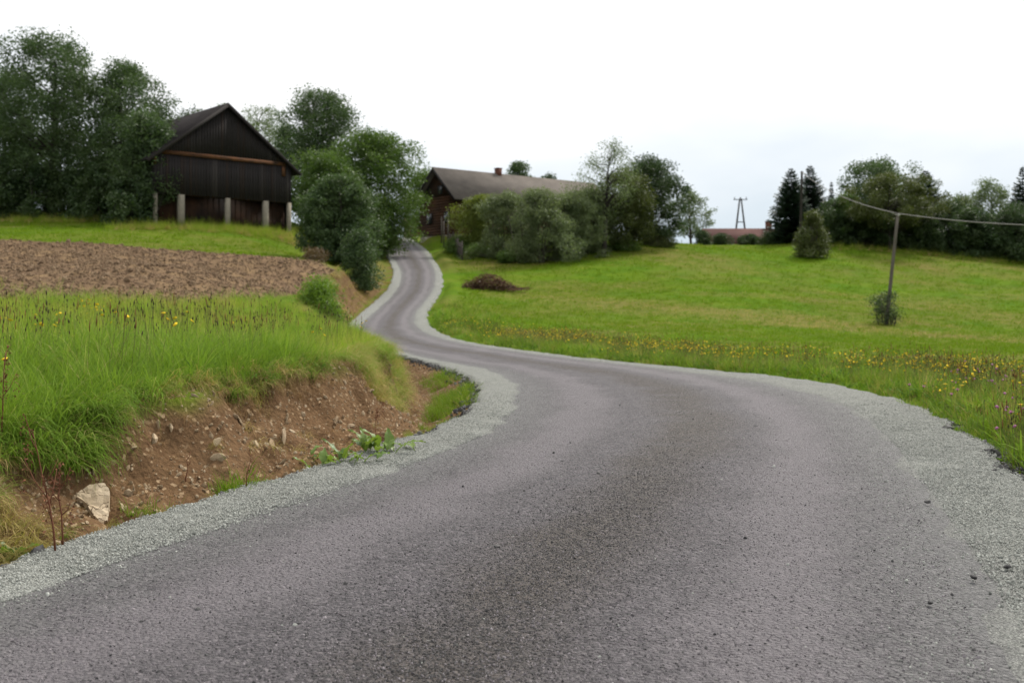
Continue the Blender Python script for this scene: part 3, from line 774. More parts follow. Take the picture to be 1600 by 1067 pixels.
def broadleaf(name, label, u, vtop, hw, d, mat, bark, cb=.15, shape='round', clumps=110, per=70, leaf=.30, cr=.10, group=None, seed=0, lean=0.0, gap=.0, cat="tree", multi=1, dz=0.0, squash=1.0, loose=1.0):
    rng = np.random.default_rng(1000 + seed)
    x0, y0 = (u - 800) / FPX * d, d
    z0 = gz(x0, y0) + dz - .1
    H = EYE + (HOR - vtop) / FPX * d - z0; Rr = hw / FPX * d
    root = thing(name, label, cat, (x0, y0, z0), group)
    # clump centres inside an uneven envelope
    ph = rng.uniform(0, 6.28, 5); am = rng.uniform(.08, .22, 5)
    C = []; tries = 0
    pad = .75 * cr * H
    while len(C) < clumps and tries < clumps * 30:
        tries += 1
        q = rng.uniform(0.02, .97); th = rng.uniform(0, 6.283)
        env = 1 + sum(am[k] * math.sin((k + 1) * th + ph[k] + 5 * q * (k % 2)) for k in range(5)) * 1.1
        rr = (.30 + .70 * rng.uniform() ** .6) * float(profile(shape, np.array(q))) * max(Rr * env - pad * .5, Rr * .3)
        z = cb * H + q * (H * (1 - cb) - pad)
        if gap and vnoise(th * 1.9 + 3 * seed, z / H * 6, seed) < gap: continue
        C.append((rr * math.cos(th) + lean * z, rr * math.sin(th) * squash, z))
    C = np.array(C)
    # trunk(s) and limbs
    mb = MB(); tr = max(.05, H * .020) / (1.4 if multi > 1 else 1)
    stems = []
    for k in range(multi):
        off = np.array([rng.normal(0, Rr * .22), rng.normal(0, Rr * .22), 0]) if multi > 1 else np.zeros(3)
        hgt = H * (.82 if multi == 1 else rng.uniform(.5, .8))
        zz = np.linspace(-.3, hgt, 8)
        pts = np.stack([lean * zz + off[0] * (1 + zz / H) + np.cumsum(rng.normal(0, H * .006, 8)), off[1] * (1 + zz / H) + np.cumsum(rng.normal(0, H * .006, 8)), zz], 1)
        mb.tube(pts, tr * np.linspace(1.25, .18, 8), 7, .5); stems.append(pts)
    for c_ in C[rng.permutation(len(C))[:min(len(C), 70)]]:
        st = stems[rng.integers(len(stems))]
        zt = max(c_[2] - np.hypot(c_[0], c_[1]) * rng.uniform(.35, .9), cb * H * .6 if multi == 1 else .05 * H)
        zt = min(zt, st[-1, 2] * .97)
        p0 = np.array([np.interp(zt, st[:, 2], st[:, 0]), np.interp(zt, st[:, 2], st[:, 1]), zt])
        mid = (p0 + c_) / 2 + np.array([0, 0, .06 * H * rng.uniform(-.3, .6)]) + rng.normal(0, .012 * H, 3)
        r0 = tr * .34 * (1 - .6 * zt / H)
        mb.tube([p0, mid, c_], [r0, r0 * .6, r0 * .2], 4, .5, cap=False)
    obj("trunk", mb.mesh("trunk", True), bark, root)
    # leaves
    V = []; A = []
    cs = cr * H * rng.uniform(.65, 1.35, len(C))
    for c_, s in zip(C, cs):
        n = max(8, int(per * 1.95 * (s / (cr * H)) ** 2)); w = rng.normal(size=(n, 3)); w /= np.linalg.norm(w, axis=1, keepdims=True)
        p = c_ + w * (s * rng.uniform(.25, 1.0, n) ** .6)[:, None] * np.array([1, 1, .72]) + rng.normal(0, s * .16 * loose, (n, 3))
        base = np.clip(rng.normal(.45, .22), 0, 1)
        V.append(p); A.append(np.clip(base + rng.normal(0, .22, n), 0, 1))
    V = np.concatenate(V); A = np.concatenate(A)
    keep = (V[:, 2] > .04) & (V[:, 2] < H * 1.01); V, A = V[keep], A[keep]
    vv, ff = leaf_quads(rng, V, leaf * .68)
    obj("crown", mesh_np("crown", vv, ff, {"var": np.repeat(A, 4)}), mat, root)
    return root

def conifer(name, label, u, vtop, hw, d, mat, bark, seed=0, group=None, cb=.04, power=.85, dens=1.0, dz=0):
    rng = np.random.default_rng(5000 + seed)
    x0, y0 = (u - 800) / FPX * d, d; z0 = gz(x0, y0) - .1 + dz
    H = EYE + (HOR - vtop) / FPX * d - z0; Rr = hw / FPX * d
    root = thing(name, label, "tree", (x0, y0, z0), group)
    mb = MB(); zz = np.linspace(-.3, H, 7); mb.tube(np.stack([0 * zz, 0 * zz, zz], 1), max(.07, H * .017) * np.linspace(1.2, .08, 7), 7)
    Vv = []; A = []; k = 0
    z = cb * H
    while z < H * .985:
        q = z / H; L_ = Rr * 1.08 * (1 - q) ** power * (1.0 if q > .12 else .8)
        nb = max(4, int((13 if q < .8 else 7) * dens)); a0 = rng.uniform(0, 6.28)
        for b in range(nb):
            th = a0 + b * 6.283 / nb + rng.normal(0, .18); L2 = L_ * rng.uniform(.72, 1.15); dr = rng.uniform(.10, .32) * (1.2 - q)
            s = np.linspace(0, 1, 9)
            px = L2 * s; pz = z - dr * L2 * s * 1.2 + .30 * L2 * s ** 2.2
            pts = np.stack([px * math.cos(th), px * math.sin(th), pz], 1)
            if b % 2 == 0: mb.tube(pts[::4], [.03, .02, .008], 3, .5, cap=False)
            val = np.clip(rng.normal(.5, .25), 0, 1)
            for i in range(1, 9):
                w = (.22 + .40 * (1 - i / 9)) * max(.35, min(1.3, L2 * .55)); sd = np.array([-math.sin(th), math.cos(th), 0]); fw = np.array([math.cos(th), math.sin(th), 0])
                for sg in (-1, 1):
                    p = pts[i]; tip = p + sd * sg * w * rng.uniform(.7, 1.3) + fw * w * .6 + np.array([0, 0, -w * rng.uniform(.15, .7)])
                    mid = (p + tip) / 2; wd = w * .34
                    Vv.append([p - fw * .03, mid + fw * wd + [0, 0, .02], tip, mid - fw * wd + [0, 0, -.03]]); A += [np.clip(val + rng.normal(0, .15), 0, 1)] * 4
            tip = pts[-1]; p = pts[-3]
            Vv.append([p, (p + tip) / 2 + [.05, .03, .02], tip + (tip - p) * .4, (p + tip) / 2 - [.05, .03, .03]]); A += [val] * 4
        z += H * rng.uniform(.022, .038) * (1.15 - .35 * q)
    obj("trunk", mb.mesh("trunk", True), bark, root)
    Vv = np.array(Vv).reshape(-1, 3)
    obj("crown", mesh_np("crown", Vv, np.arange(len(Vv)).reshape(-1, 4), {"var": np.array(A)}), mat, root)
    return root

M_bark = m_simple("bark_grey", (.085, .072, .058), (.045, .038, .032), 5, bump=.5, bd=.02, stretch=(3, 3, .6))
M_barkd = m_simple("bark_dark", (.040, .034, .028), (.022, .019, .017), 5, bump=.5, bd=.02, stretch=(3, 3, .6))
M_ash = m_leaf("leaf_ash", (.034, .066, .026), (.074, .122, .044), .32)
M_dark = m_leaf("leaf_dark", (.021, .045, .016), (.050, .088, .028), .26)
M_mid = m_leaf("leaf_mid", (.044, .092, .018), (.098, .165, .030), .32)
M_pale = m_leaf("leaf_pale", (.075, .110, .045), (.135, .180, .075), .35)
M_willow = m_leaf("leaf_willow", (.085, .118, .054), (.165, .205, .098), .36)
M_yel = m_leaf("leaf_yellowgreen", (.085, .120, .020), (.165, .200, .032), .35)
M_olive = m_leaf("leaf_olive", (.045, .062, .016), (.085, .105, .024), .28)
M_bright = m_leaf("leaf_bright", (.080, .150, .014), (.145, .240, .022), .4)
M_spr = m_leaf("needle_spruce", (.014, .032, .022), (.034, .062, .040), .12)
M_brown = m_leaf("leaf_brown", (.085, .050, .026), (.150, .095, .050), .2)

G1, G2, G3, G4 = "trees beside the barn", "trees by the road bend", "shrubs and trees in front of the farmhouse", "trees behind the right-hand field"
BL_ = broadleaf
# left of and behind the barn
BL_("ash_tree", "tallest airy dark tree at far left, bigger than the barn", 82, 43, 92, 88, M_ash, M_barkd, .08, 'full', 300, 78, .29, .064, G1, 1, gap=.16, loose=1.0)
BL_("ash_tree", "airy dark tree between the tallest far-left tree and the barn", 192, 88, 80, 86, M_ash, M_barkd, .06, 'full', 290, 80, .28, .072, G1, 2, gap=.14, loose=1.0)
BL_("ash_tree", "airy tree cut by the left picture edge beside the tallest tree", 4, 100, 70, 93, M_ash, M_barkd, .10, 'full', 170, 70, .30, .068, G1, 3, gap=.30, loose=1.5)
BL_("ash_tree", "tree mostly beyond the left picture edge, behind dark undergrowth", -75, 120, 75, 87, M_ash, M_barkd, .10, 'egg', 90, 70, .34, .08, G1, 4, gap=.2)
BL_("leafy_tree", "small green tree leaning over the left eave of the barn", 226, 168, 46, 79.5, M_ash, M_barkd, .08, 'full', 130, 75, .26, .085, G1, 5, loose=1.5)
for i, (u, vt, hw, d, lb) in enumerate([(-10, 255, 45, 84, "dark undergrowth bush at the far left picture edge below the tallest trees"), (55, 250, 50, 85, "dark undergrowth bush below the tallest left tree"), (120, 262, 42, 85, "dark undergrowth bush between the two tall left trees"), (165, 250, 46, 82, "dark undergrowth bush below the airy tree left of the barn"), (206, 262, 40, 78, "dark undergrowth bush touching the barn's left corner pillar")]):
    BL_("undergrowth_bush", lb, u, vt, hw, d, M_dark, M_barkd, .0, 'dome', 75, 75, .28, .14, G1, 10 + i, cat="bush", multi=4)
BL_("leafy_tree", "small dark tree top peeping over the barn roof's left slope", 303, 162, 26, 116, M_dark, M_barkd, .4, 'round', 60, 70, .32, .09, G1, 20)
BL_("pale_tree", "thin pale tree top just left of the barn's ridge point", 345, 155, 28, 122, M_pale, M_bark, .35, 'egg', 60, 30, .26, .07, G1, 21, gap=.3, loose=1.0)
BL_("pale_tree", "thin pale tree showing sky through it, right of the barn ridge", 400, 156, 55, 120, M_pale, M_bark, .3, 'full', 130, 40, .28, .065, G1, 22, gap=.34, loose=1.0)
BL_("ash_tree", "tall round-topped dark tree right of the barn, highest behind the road bend", 500, 134, 66, 108, M_ash, M_barkd, .10, 'full', 230, 80, .32, .07, G2, 23, gap=.16, loose=1.4)
BL_("pale_tree", "thin tree close behind the barn's right eave", 448, 188, 32, 112, M_ash, M_barkd, .2, 'egg', 90, 55, .30, .075, G2, 24, gap=.2, loose=1.5)
BL_("leafy_tree", "broad dense green tree overhanging the top of the road", 580, 196, 98, 99, M_mid, M_barkd, .02, 'round', 330, 85, .30, .075, G2, 25, loose=1.3)
BL_("leafy_tree", "smaller dense green tree right behind the barn's right corner", 505, 232, 56, 94, M_mid, M_barkd, .03, 'full', 150, 80, .29, .10, G2, 26)
BL_("roadside_bush", "tall dark bushy tree on the bank at the left of the road bend", 532, 266, 70, 72, M_ash, M_barkd, .0, 'dome', 240, 80, .24, .075, G2, 27, cat="bush", multi=5, loose=1.6, gap=.22)
BL_("roadside_bush", "lower skirt bush on the road bank below the tall dark bush", 562, 350, 30, 68, M_ash, M_barkd, .0, 'dome', 70, 70, .20, .16, G2, 28, cat="bush", multi=3)
BL_("leafy_tree", "slim young green tree at the farmhouse's left gable", 662, 262, 28, 118, M_mid, M_barkd, .2, 'full', 100, 60, .30, .10, G2, 29)
BL_("dock_bush", "bright green rounded bush at the right edge of the ploughed soil", 496, 427, 40, 43, M_bright, M_bark, .0, 'dome', 90, 80, .12, .22, None, 30, cat="bush", multi=4)
BL_("brown_scrub", "low brown scrub under the barn at the grass edge", 492, 384, 30, 66, M_brown, M_bark, .0, 'dome', 40, 45, .16, .25, None, 31, cat="bush", multi=4)
# farmhouse surroundings
BL_("yellow_shrub", "yellow-green shrub against the farmhouse wall, left of the grey willows", 748, 300, 38, 101, M_yel, M_bark, .02, 'dome', 95, 75, .25, .13, G3, 40, cat="shrub", multi=4)
for i, (u, vt, hw, d, lb) in enumerate([(792, 296, 50, 95, "leftmost grey-green willow shrub under the farmhouse roof"), (845, 288, 56, 91, "largest grey-green willow shrub in the middle of the row"), (888, 292, 46, 93, "grey-green willow shrub right of the largest one"), (922, 290, 34, 97, "narrow grey-green willow shrub beside the leaning tree trunk")]):
    BL_("willow_shrub", lb, u, vt, hw, d, M_willow, M_bark, .0, 'dome', 170, 85, .21, .10, G3, 41 + i, cat="shrub", multi=6)
for i, (u, vt, hw, d, lb) in enumerate([(716, 366, 26, 100, "low green shrub beside the fence posts"), (752, 378, 34, 97, "low weedy shrub at the left foot of the willows"), (800, 388, 30, 92, "low weedy mound in front of the leftmost willow"), (975, 368, 28, 99, "low shrub right of the leaning trunk"), (1030, 366, 30, 103, "low shrub under the dark tree")]):
    BL_("low_shrub", lb, u, vt, hw, d, M_mid if i != 4 else M_olive, M_bark, .0, 'dome', 45, 60, .17, .3, G3, 50 + i, cat="shrub", multi=4)
BL_("thin_tree", "thin half-bare tree with leaning dark trunk beside the willows", 943, 213, 50, 95, M_pale, M_barkd, .32, 'round', 150, 22, .20, .055, G3, 60, lean=.06, loose=1.7)
BL_("olive_tree", "olive-green tree in front of the dark tree, right of the leaning trunk", 980, 258, 44, 99, M_olive, M_barkd, .08, 'full', 150, 70, .26, .085, G3, 61, loose=1.4)
BL_("leafy_tree", "dense dark round tree right of the thin half-bare tree", 1018, 238, 48, 105, M_dark, M_barkd, .06, 'full', 190, 80, .28, .085, G3, 62)
BL_("pale_tree", "small thin pale tree between the dark tree and the twin-leg pole", 1080, 290, 34, 126, M_pale, M_bark, .15, 'egg', 100, 30, .28, .075, G3, 63, gap=.25, loose=1.5)
BL_("leafy_tree", "small dark tree top showing above the farmhouse ridge right of the chimney", 810, 250, 24, 150, M_ash, M_barkd, .5, 'round', 60, 60, .36, .07, None, 64)
BL_("leafy_tree", "tiny dark tree tip above the right end of the farmhouse roof", 858, 268, 12, 152, M_dark, M_barkd, .6, 'round', 30, 50, .34, .07, None, 65)
for i, (u, vt, hw, d, lb) in enumerate([(1097, 358, 12, 118, "small dark bush at the left end of the low house"), (1126, 362, 14, 119, "dark bush in front of the low house's left half"), (1170, 364, 18, 119, "dark bush in front of the low house's middle"), (1204, 358, 20, 117, "dark bush between the low house and the spruces")]):
    BL_("garden_bush", lb, u, vt, hw, d, M_dark, M_barkd, .0, 'dome', 35, 55, .22, .28, G4, 70 + i, cat="bush", multi=3)
# right-hand tree line
conifer("spruce_tree", "left one of the two dark spruces beside the low house", 1236, 262, 40, 117, M_spr, M_barkd, 1, G4, power=.7)
conifer("spruce_tree", "right one of the two dark spruces beside the low house", 1266, 257, 38, 120, M_spr, M_barkd, 2, G4, power=.7)
conifer("spruce_tree", "small far spruce tip between the twin spruces and the big tree", 1299, 282, 14, 138, M_spr, M_barkd, 3, G4)
BL_("field_bush", "olive bush standing out on the field in front of the twin spruces", 1270, 326, 36, 98, M_olive, M_bark, .0, 'spire', 110, 60, .22, .11, G4, 80, cat="bush", multi=4, loose=1.6, gap=.25)
BL_("leafy_tree", "bright leafy young tree right behind the field bush", 1322, 300, 34, 112, M_mid, M_barkd, .1, 'egg', 90, 65, .27, .10, G4, 81, loose=1.4)
BL_("ash_tree", "tallest airy tree of the right-hand tree line", 1372, 243, 58, 118, M_ash, M_barkd, .2, 'full', 170, 62, .32, .085, G4, 82, gap=.15, loose=1.5)
BL_("olive_tree", "broad flat-topped olive tree right behind the cable pole", 1392, 268, 78, 108, M_olive, M_barkd, .30, 'round', 170, 75, .28, .085, G4, 83)
conifer("spruce_tree", "broad dark spruce right of the flat-topped olive tree", 1446, 266, 40, 121, M_spr, M_barkd, 4, G4, power=.62, dens=1.2)
BL_("pale_tree", "small pale thin tree between the broad spruce and the tall pale one", 1502, 300, 28, 130, M_pale, M_bark, .2, 'egg', 80, 36, .3, .085, G4, 84, gap=.2, loose=1.5)
BL_("pale_tree", "taller pale loose tree near the right picture edge", 1548, 274, 42, 128, M_pale, M_bark, .2, 'egg', 130, 42, .3, .08, G4, 85, gap=.16, loose=1.5)
conifer("spruce_tree", "spruce cut by the right picture edge", 1598, 258, 36, 117, M_spr, M_barkd, 5, G4, power=.8)
BL_("ash_tree", "tree beyond the right picture edge behind the hedge", 1655, 268, 50, 118, M_ash, M_barkd, .1, 'egg', 90, 60, .32, .09, G4, 86)
hedge_l = ["hedge bush left of the flat-topped tree, nearest the field bush", "hedge bush under the bright young tree", "hedge bush just left of the cable pole", "hedge bush just right of the cable pole", "hedge bush below the broad right spruce", "hedge bush between the broad spruce and the pale trees", "hedge bush below the small pale tree", "hedge bush below the taller pale tree", "hedge bush below the right-edge spruce", "hedge bush at the right picture edge", "hedge bush beyond the right picture edge"]
for i, lb in enumerate(hedge_l):
    u = 1302 + i * 35
    BL_("hedge_bush", "dark " + lb, u, 310 + 11 * math.sin(i * 2.1) + i * 1.6, 50, 111.5 + (i % 2) * 1.5 - .12 * i, M_dark, M_barkd, .0, 'dome', 130, 80, .27, .12, "dark hedge bushes along the top of the right-hand field", 90 + i, cat="bush", multi=4)
BL_("ivy_bush", "small dark bush wrapped round the foot of the cable pole", 1383, 453, 27, 62, M_dark, M_bark, .10, 'round', 46, 40, .12, .15, None, 110, cat="bush", multi=7, loose=2.0, gap=.3)

# ------------------------------------------------------------------ poles, cable, fence, brush pile
M_pole = m_simple("pole_wood", (.135, .118, .098), (.075, .066, .057), 4, stretch=(4, 4, .4))
M_cable = m_simple("cable", (.26, .25, .235), (.18, .175, .165), 5, bump=0)
M_porc = m_simple("porcelain", (.45, .44, .42), (.35, .34, .32), 5, bump=0)
pb, pt = pix(1384, 508, 62), pix(1403, 333, 62)
pb.z = gz(pb.x, pb.y) - .3
pole = thing("cable_pole", "leaning grey wooden pole carrying a sagging cable across the right-hand field", "pole", (pb.x, pb.y, pb.z))
dv = pt - pb
mb = MB(); mb.tube([(dv * s) for s in np.linspace(0, 1, 6)], np.linspace(.125, .08, 6), 10); obj("shaft", mb.mesh("shaft", True), M_pole, pole)
mb = MB(); mb.tube([dv * .985 + Vector((-.16, -.02, .0)), dv * .985 + Vector((.16, .02, .0))], .03, 6); mb.tube([dv * .985 + Vector((0, -.12, -.08)), dv * .985 + Vector((0, -.12, .05))], .045, 8); obj("hook", mb.mesh("hook"), M_porc, pole)
mb = MB()
for k in range(7): mb.tube([dv * (.035 + .006 * k) + Vector((.17, 0, 0)) * math.cos(k) + Vector((0, .17, 0)) * math.sin(k), dv * (.04 + .006 * k) + Vector((.17, 0, 0)) * math.cos(k + .9) + Vector((0, .17, 0)) * math.sin(k + .9)], .01, 4)
obj("wire_binding", mb.mesh("wire_binding"), M_cable, pole)
p2b, p2t = pix(1250, 395, 104), pix(1253, 268, 104); p2b.z = gz(p2b.x, p2b.y) - .3
pole2 = thing("cable_pole", "distant dark wooden pole rising behind the field bush before the twin spruces", "pole", (p2b.x, p2b.y, p2b.z))
d2 = p2t - p2b
mb = MB(); mb.tube([(d2 * s) for s in np.linspace(0, 1, 5)], np.linspace(.17, .11, 5), 8); obj("shaft", mb.mesh("shaft", True), M_barkd, pole2)
mb = MB(); mb.tube([d2 * .985 + Vector((-.2, 0, 0)), d2 * .985 + Vector((.2, 0, 0))], .035, 6); obj("hook", mb.mesh("hook"), M_porc, pole2)
def span(name, label, a, b, sag, r, mat, n=26):
    s = np.linspace(0, 1, n); p = np.array(a)[None] * (1 - s[:, None]) + np.array(b)[None] * s[:, None]; p[:, 2] -= 4 * sag * s * (1 - s)
    mb = MB(); mb.tube(p - p[0], r, 6)
    return tag(obj(name, mb.mesh(name, True), mat, None, tuple(p[0])), label, "cable")
top1, top2 = pb + dv * .985 + Vector((0, -.12, .06)), p2b + d2 * .985
span("overhead_cable", "thick grey cable sagging from the leaning pole to the distant pole", top1, top2, .55, .030, M_cable)
pe = pix(1760, 352, 52)
span("overhead_cable", "thick grey cable running from the leaning pole out past the right picture edge", top1, pe, .28, .030, M_cable)
# twin-leg pole
q0 = pix(1157, 380, 140); q0.z = gz(q0.x, q0.y); qt = EYE + (HOR - 307) / FPX * 140 - q0.z
ap = thing("twin_leg_pole", "narrow twin-legged timber pylon standing above the low house", "pylon", (q0.x, q0.y, q0.z - .3))
for s in (-1, 1):
    mb = MB(); mb.tube([(s * .95, 0, 0), (s * .10, 0, qt)], [.15, .10], 8); obj("leg", mb.mesh("leg"), M_barkd, ap)
mb = MB(); mb.box((0, 0, qt * .55), (1.05, .1, .12)); obj("brace", mb.mesh("brace"), M_barkd, ap)
mb = MB(); mb.box((0, 0, qt - .15), (1.9, .1, .1)); obj("crossarm", mb.mesh("crossarm"), M_barkd, ap)
for x in (-.8, 0, .8):
    mb = MB(); mb.tube([(x, 0, qt - .1), (x, 0, qt + .18)], [.05, .06], 6); obj("insulator", mb.mesh("insulator"), M_barkd, ap)

# garden fence by the farmhouse
fence = thing("garden_fence", "old grey picket fence with tall posts between the road and the farmhouse shrubs", "fence", tuple(pix(692, 366, 108)))
f0, f1 = pix(690, 366, 109), pix(722, 402, 95)
M_fence = m_simple("fence_wood", (.10, .088, .075), (.055, .048, .042), 4, stretch=(4, 4, .5))
rf = random.Random(5); org = fence.location
def fpt(s): 
    x, y = f0.x + (f1.x - f0.x) * s, f0.y + (f1.y - f0.y) * s
    return Vector((x, y, gz(x, y))) - org
for i, s in enumerate((0, .12, .34, .6, .82, 1)):
    p = fpt(s); hgt = (3.0, 2.9, 3.3, 2.2, 2.0, 2.0)[i]
    mb = MB(); mb.box((0, 0, hgt / 2 - .2), (.14, .14, hgt)); obj("post", mb.mesh("post"), M_pole if i < 3 else M_fence, fence, p)
for zz in (.5, 1.15):
    a, b = fpt(.3), fpt(1); mb = MB(); mb.tube([a + Vector((0, 0, zz)), b + Vector((0, 0, zz))], .04, 4); obj("rail", mb.mesh("rail"), M_fence, fence)
for i in range(58):
    p = fpt(.32 + .68 * i / 57); hh = 1.5 + rf.uniform(-.12, .12)
    mb = MB(); mb.box((.05, -.05, hh / 2), (.07, .02, hh)); obj("picket", mb.mesh("picket"), M_fence, fence, p)

# brush pile
bp = pix(768, 452, 72); bp.z = gz(bp.x, bp.y)
brush = thing("brush_pile", "long heap of brown cut twigs lying on the grass right of the road bend", "brush pile", tuple(bp))
rb = np.random.default_rng(8); mb = MB()
for i in range(620):
    s = rb.beta(1.7, 2.6); x = -1.9 + 4.6 * s; hmax = 1.0 * math.exp(-((s - .35) / .28) ** 2) + .22
    c_ = np.array([x + rb.normal(0, .15), rb.normal(0, .55), rb.uniform(0, 1) ** 1.2 * hmax]); L_ = rb.uniform(.25, 1.1); a = rb.uniform(0, 6.28); e = rb.normal(0, .35)
    d_ = np.array([math.cos(a) * math.cos(e), math.sin(a) * math.cos(e), math.sin(e)]) * L_ / 2
    mb.tube([c_ - d_, c_ + rb.normal(0, .05, 3), c_ + d_], [.022, .018, .007], 3, rb.uniform(), cap=False)
M_twig = m_simple("twig_brown", (.125, .062, .036), (.075, .040, .027), 5, bump=0, usevar=.5)
obj("twigs", mb.mesh("twigs"), M_twig, brush, kind="stuff")
lv = np.array([(-1.9 + 4.4 * s + rb.normal(0, .2), rb.normal(0, .5), rb.uniform(0, 1) * (.85 * math.exp(-((s - .35) / .28) ** 2) + .15)) for s in rb.beta(1.7, 2.6, 900)])
vv, ff = leaf_quads(rb, lv, .13); obj("dead_leaves", mesh_np("dead_leaves", vv, ff, {"var": np.repeat(rb.uniform(0, 1, 900), 4)}), M_brown, brush, kind="stuff")
mb = MB(); mb.tube([(-2.6, -.2, .12), (-1.2, -.1, .25), (1.2, -.2, .22), (2.3, -.4, .06)], [.05, .07, .06, .03], 6); obj("branch", mb.mesh("branch"), M_barkd, brush)
BL_("drooping_branch", "small dark leafy sprig hanging at the left edge of the road crest", 617, 366, 7, 112, M_dark, M_barkd, .2, 'egg', 14, 40, .2, .3, None, 111, cat="branch")

# ------------------------------------------------------------------ grasses (uncountable)
rg = np.random.default_rng(21)
P_lush = [(tuft(rg, 24, .34 + .05 * k, .10 + .01 * k, .0075, .45 + .12 * k, .5), M_blade_lush) for k in range(5)]
P_meadow = [(tuft(rg, 20, .30 + .05 * k, .12, .0065, .35, .4), M_blade_meadow) for k in range(5)] + [(tuft(rg, 12, .40, .12, .0045, .25, .3), M_blade_dry)]
head_mats = [M_brownhead]
P_spike = [(head_stem(rg, 5, .50, .22, 'spike', .0055, .030), None) for _ in range(4)]
head_mats = [M_redhead]; P_rust = [(head_stem(rg, 5, .50, .2, 'spike', .005, .07), None) for _ in range(2)]
head_mats = [M_pink]; P_pink = [(head_stem(rg, 3, .46, .16, 'disc', .019, .016), None) for _ in range(2)]
head_mats = [M_yellow]; P_yel = [(head_stem(rg, 3, .46, .2, 'disc', .021, .009), None) for _ in range(3)]

def mask_left_top(x, y, kmin):
    yc = y; tl = XL(yc) - x; k = (tl - _foot(yc)) / np.maximum(_bankw(yc), .2); return k > kmin
pts, idx, scl = [], [], []
for (y0, y1, dens, s0) in [(1.5, 4.2, 90, .85), (4.2, 9, 100, .85), (9, 14, 70, .95), (14, 22, 44, 1.05), (22, 30, 26, 1.2), (30, 42, 16, 1.3)]:
    x, y = area_pts(rg, y0, y1, dens, umin=-60 - (1400 if y1 < 5 else 0))
    kk = (XL(y) - x - _foot(y)) / np.maximum(_bankw(y), .2)
    pm = plough_mask(x, y)
    ok = (kk > .93 + .5 * (fbm(x * 2, y * 2, 2, 7) - .5) + .12 * np.exp(-((y - 10.5) / 2) ** 2)) & (rg.uniform(size=len(x)) > pm * .93)
    x, y, kk = x[ok], y[ok], kk[ok]
    z = terrain(x, y)[0]
    lushf = fbm(x * .5, y * .5, 3, 9) + .45 * (1 - sstep(1.0, 2.6, kk)) * (y < 13) - .10 * sstep(12, 18, y)
    lush = lushf > .54
    i_ = np.where(lush, rg.integers(0, 5, len(x)), 5 + rg.integers(0, 6, len(x)))
    i_ = np.where((rg.uniform(size=len(x)) < .09 + .22 * sstep(15, 28, y)) & ~lush, 10, i_)
    pts.append(np.stack([x, y, z], 1)); idx.append(i_)
    scl.append(s0 * rg.uniform(.55, 1.3, len(x)) * (.62 + .75 * fbm(x * 1.1, y * 1.1, 3, 19)) * (.85 + .3 * lush) * (.75 + .25 * sstep(.9, 1.8, kk)))
pts, idx, scl = np.concatenate(pts), np.concatenate(idx), np.concatenate(scl)
scatter("meadow_grass", P_lush + P_meadow, pts, rot_up(len(pts), rg, .12), scl, idx)["label"] = "tall green grass of the meadow above the bank"
bpy.data.objects["meadow_grass"]["category"] = "grass"

pts, idx = [], []
for (y0, y1, dens) in [(6, 14, 6), (14, 20, 2.4), (20, 28, 1.1), (28, 38, .5)]:
    x, y = area_pts(rg, y0, y1, dens); ok = mask_left_top(x, y, 1.25) & (plough_mask(x, y) < .3); x, y = x[ok], y[ok]
    pts.append(np.stack([x, y, terrain(x, y)[0]], 1)); u_ = rg.uniform(size=len(x))
    idx.append(np.where(u_ < .70, rg.integers(0, 4, len(x)), np.where(u_ < .90, 4 + rg.integers(0, 2, len(x)), 6 + rg.integers(0, 3, len(x)))))
pts, idx = np.concatenate(pts), np.concatenate(idx)
o = scatter("meadow_flowers", P_spike + P_rust + P_yel, pts, rot_up(len(pts), rg, .08), rg.uniform(.85, 1.3, len(pts)), idx)
tag(o, "dark seed heads and small yellow flowers scattered through the left meadow", "wildflowers")

# overhanging turf and hanging roots on the lip of the bank, dry grass on its far half, grass patches at its foot
P_hang = [(tuft(rg, 30, .42, .09, .0065, 1.7, .9, 4, 0.0), M_blade_lush) for _ in range(3)]
P_hangd = [(tuft(rg, 26, .44, .10, .0075, 1.7, 1.0, 4, 0.0), M_blade_dry) for _ in range(3)]
P_root = [(tuft(rg, 22, .30, .07, .0035, 2.4, 1.4, 4, 0.0), M_blade_root) for _ in range(3)]
P_low = [(tuft(rg, 22, .20, .10, .006, .8, .7), M_blade_verge) for _ in range(3)]
P_weedl = [(tuft(rg, 12, .24, .09, .028, 1.0, .9), M_dockv) for _ in range(2)]
pts, idx, scl, rz = [], [], [], []
def lip(n, ya, yb, ka, kb, ids, sa, sb):
    y = rg.uniform(ya, yb, n); k = rg.uniform(ka, kb, n)
    x = XL(y) - _foot(y) - _bankw(y) * k
    z = terrain(x, y)[0]
    sl = (XL(y + .3) - XL(y - .3)) / .6
    rz.append(np.arctan2(-sl, np.ones(n)) + rg.normal(0, .75, n)); pts.append(np.stack([x, y, z], 1))
    idx.append(np.array(ids)[rg.integers(0, len(ids), n)]); scl.append(rg.uniform(sa, sb, n))
lip(190, 5.5, 9.2, .90, 1.25, [0, 1, 2], .45, 1.15)
lip(36, 7.2, 8.1, .80, 1.0, [0, 1, 2], 1.0, 1.35)
lip(230, 9.2, 13, .90, 1.2, [0, 1, 2, 3, 4, 9, 6], .45, .95)
lip(120, 13, 15.5, .86, 1.15, [0, 1, 2, 3, 4, 5], .6, 1.0)
lip(240, 13, 17, .62, 1.15, [3, 4, 5, 3, 4, 5, 6, 0, 1], .5, 1.0)
lip(380, 14, 27, .40, 1.15, [3, 4, 5, 0], .6, 1.15)
lip(330, 14, 27, .45, 1.25, [0, 1, 2], .6, 1.1)
lip(300, 5.5, 14, .80, 1.04, [6, 7, 8], .5, 1.0)
lip(70, 5.6, 9.5, .86, 1.15, [3, 4, 5, 9, 10], .5, .9)
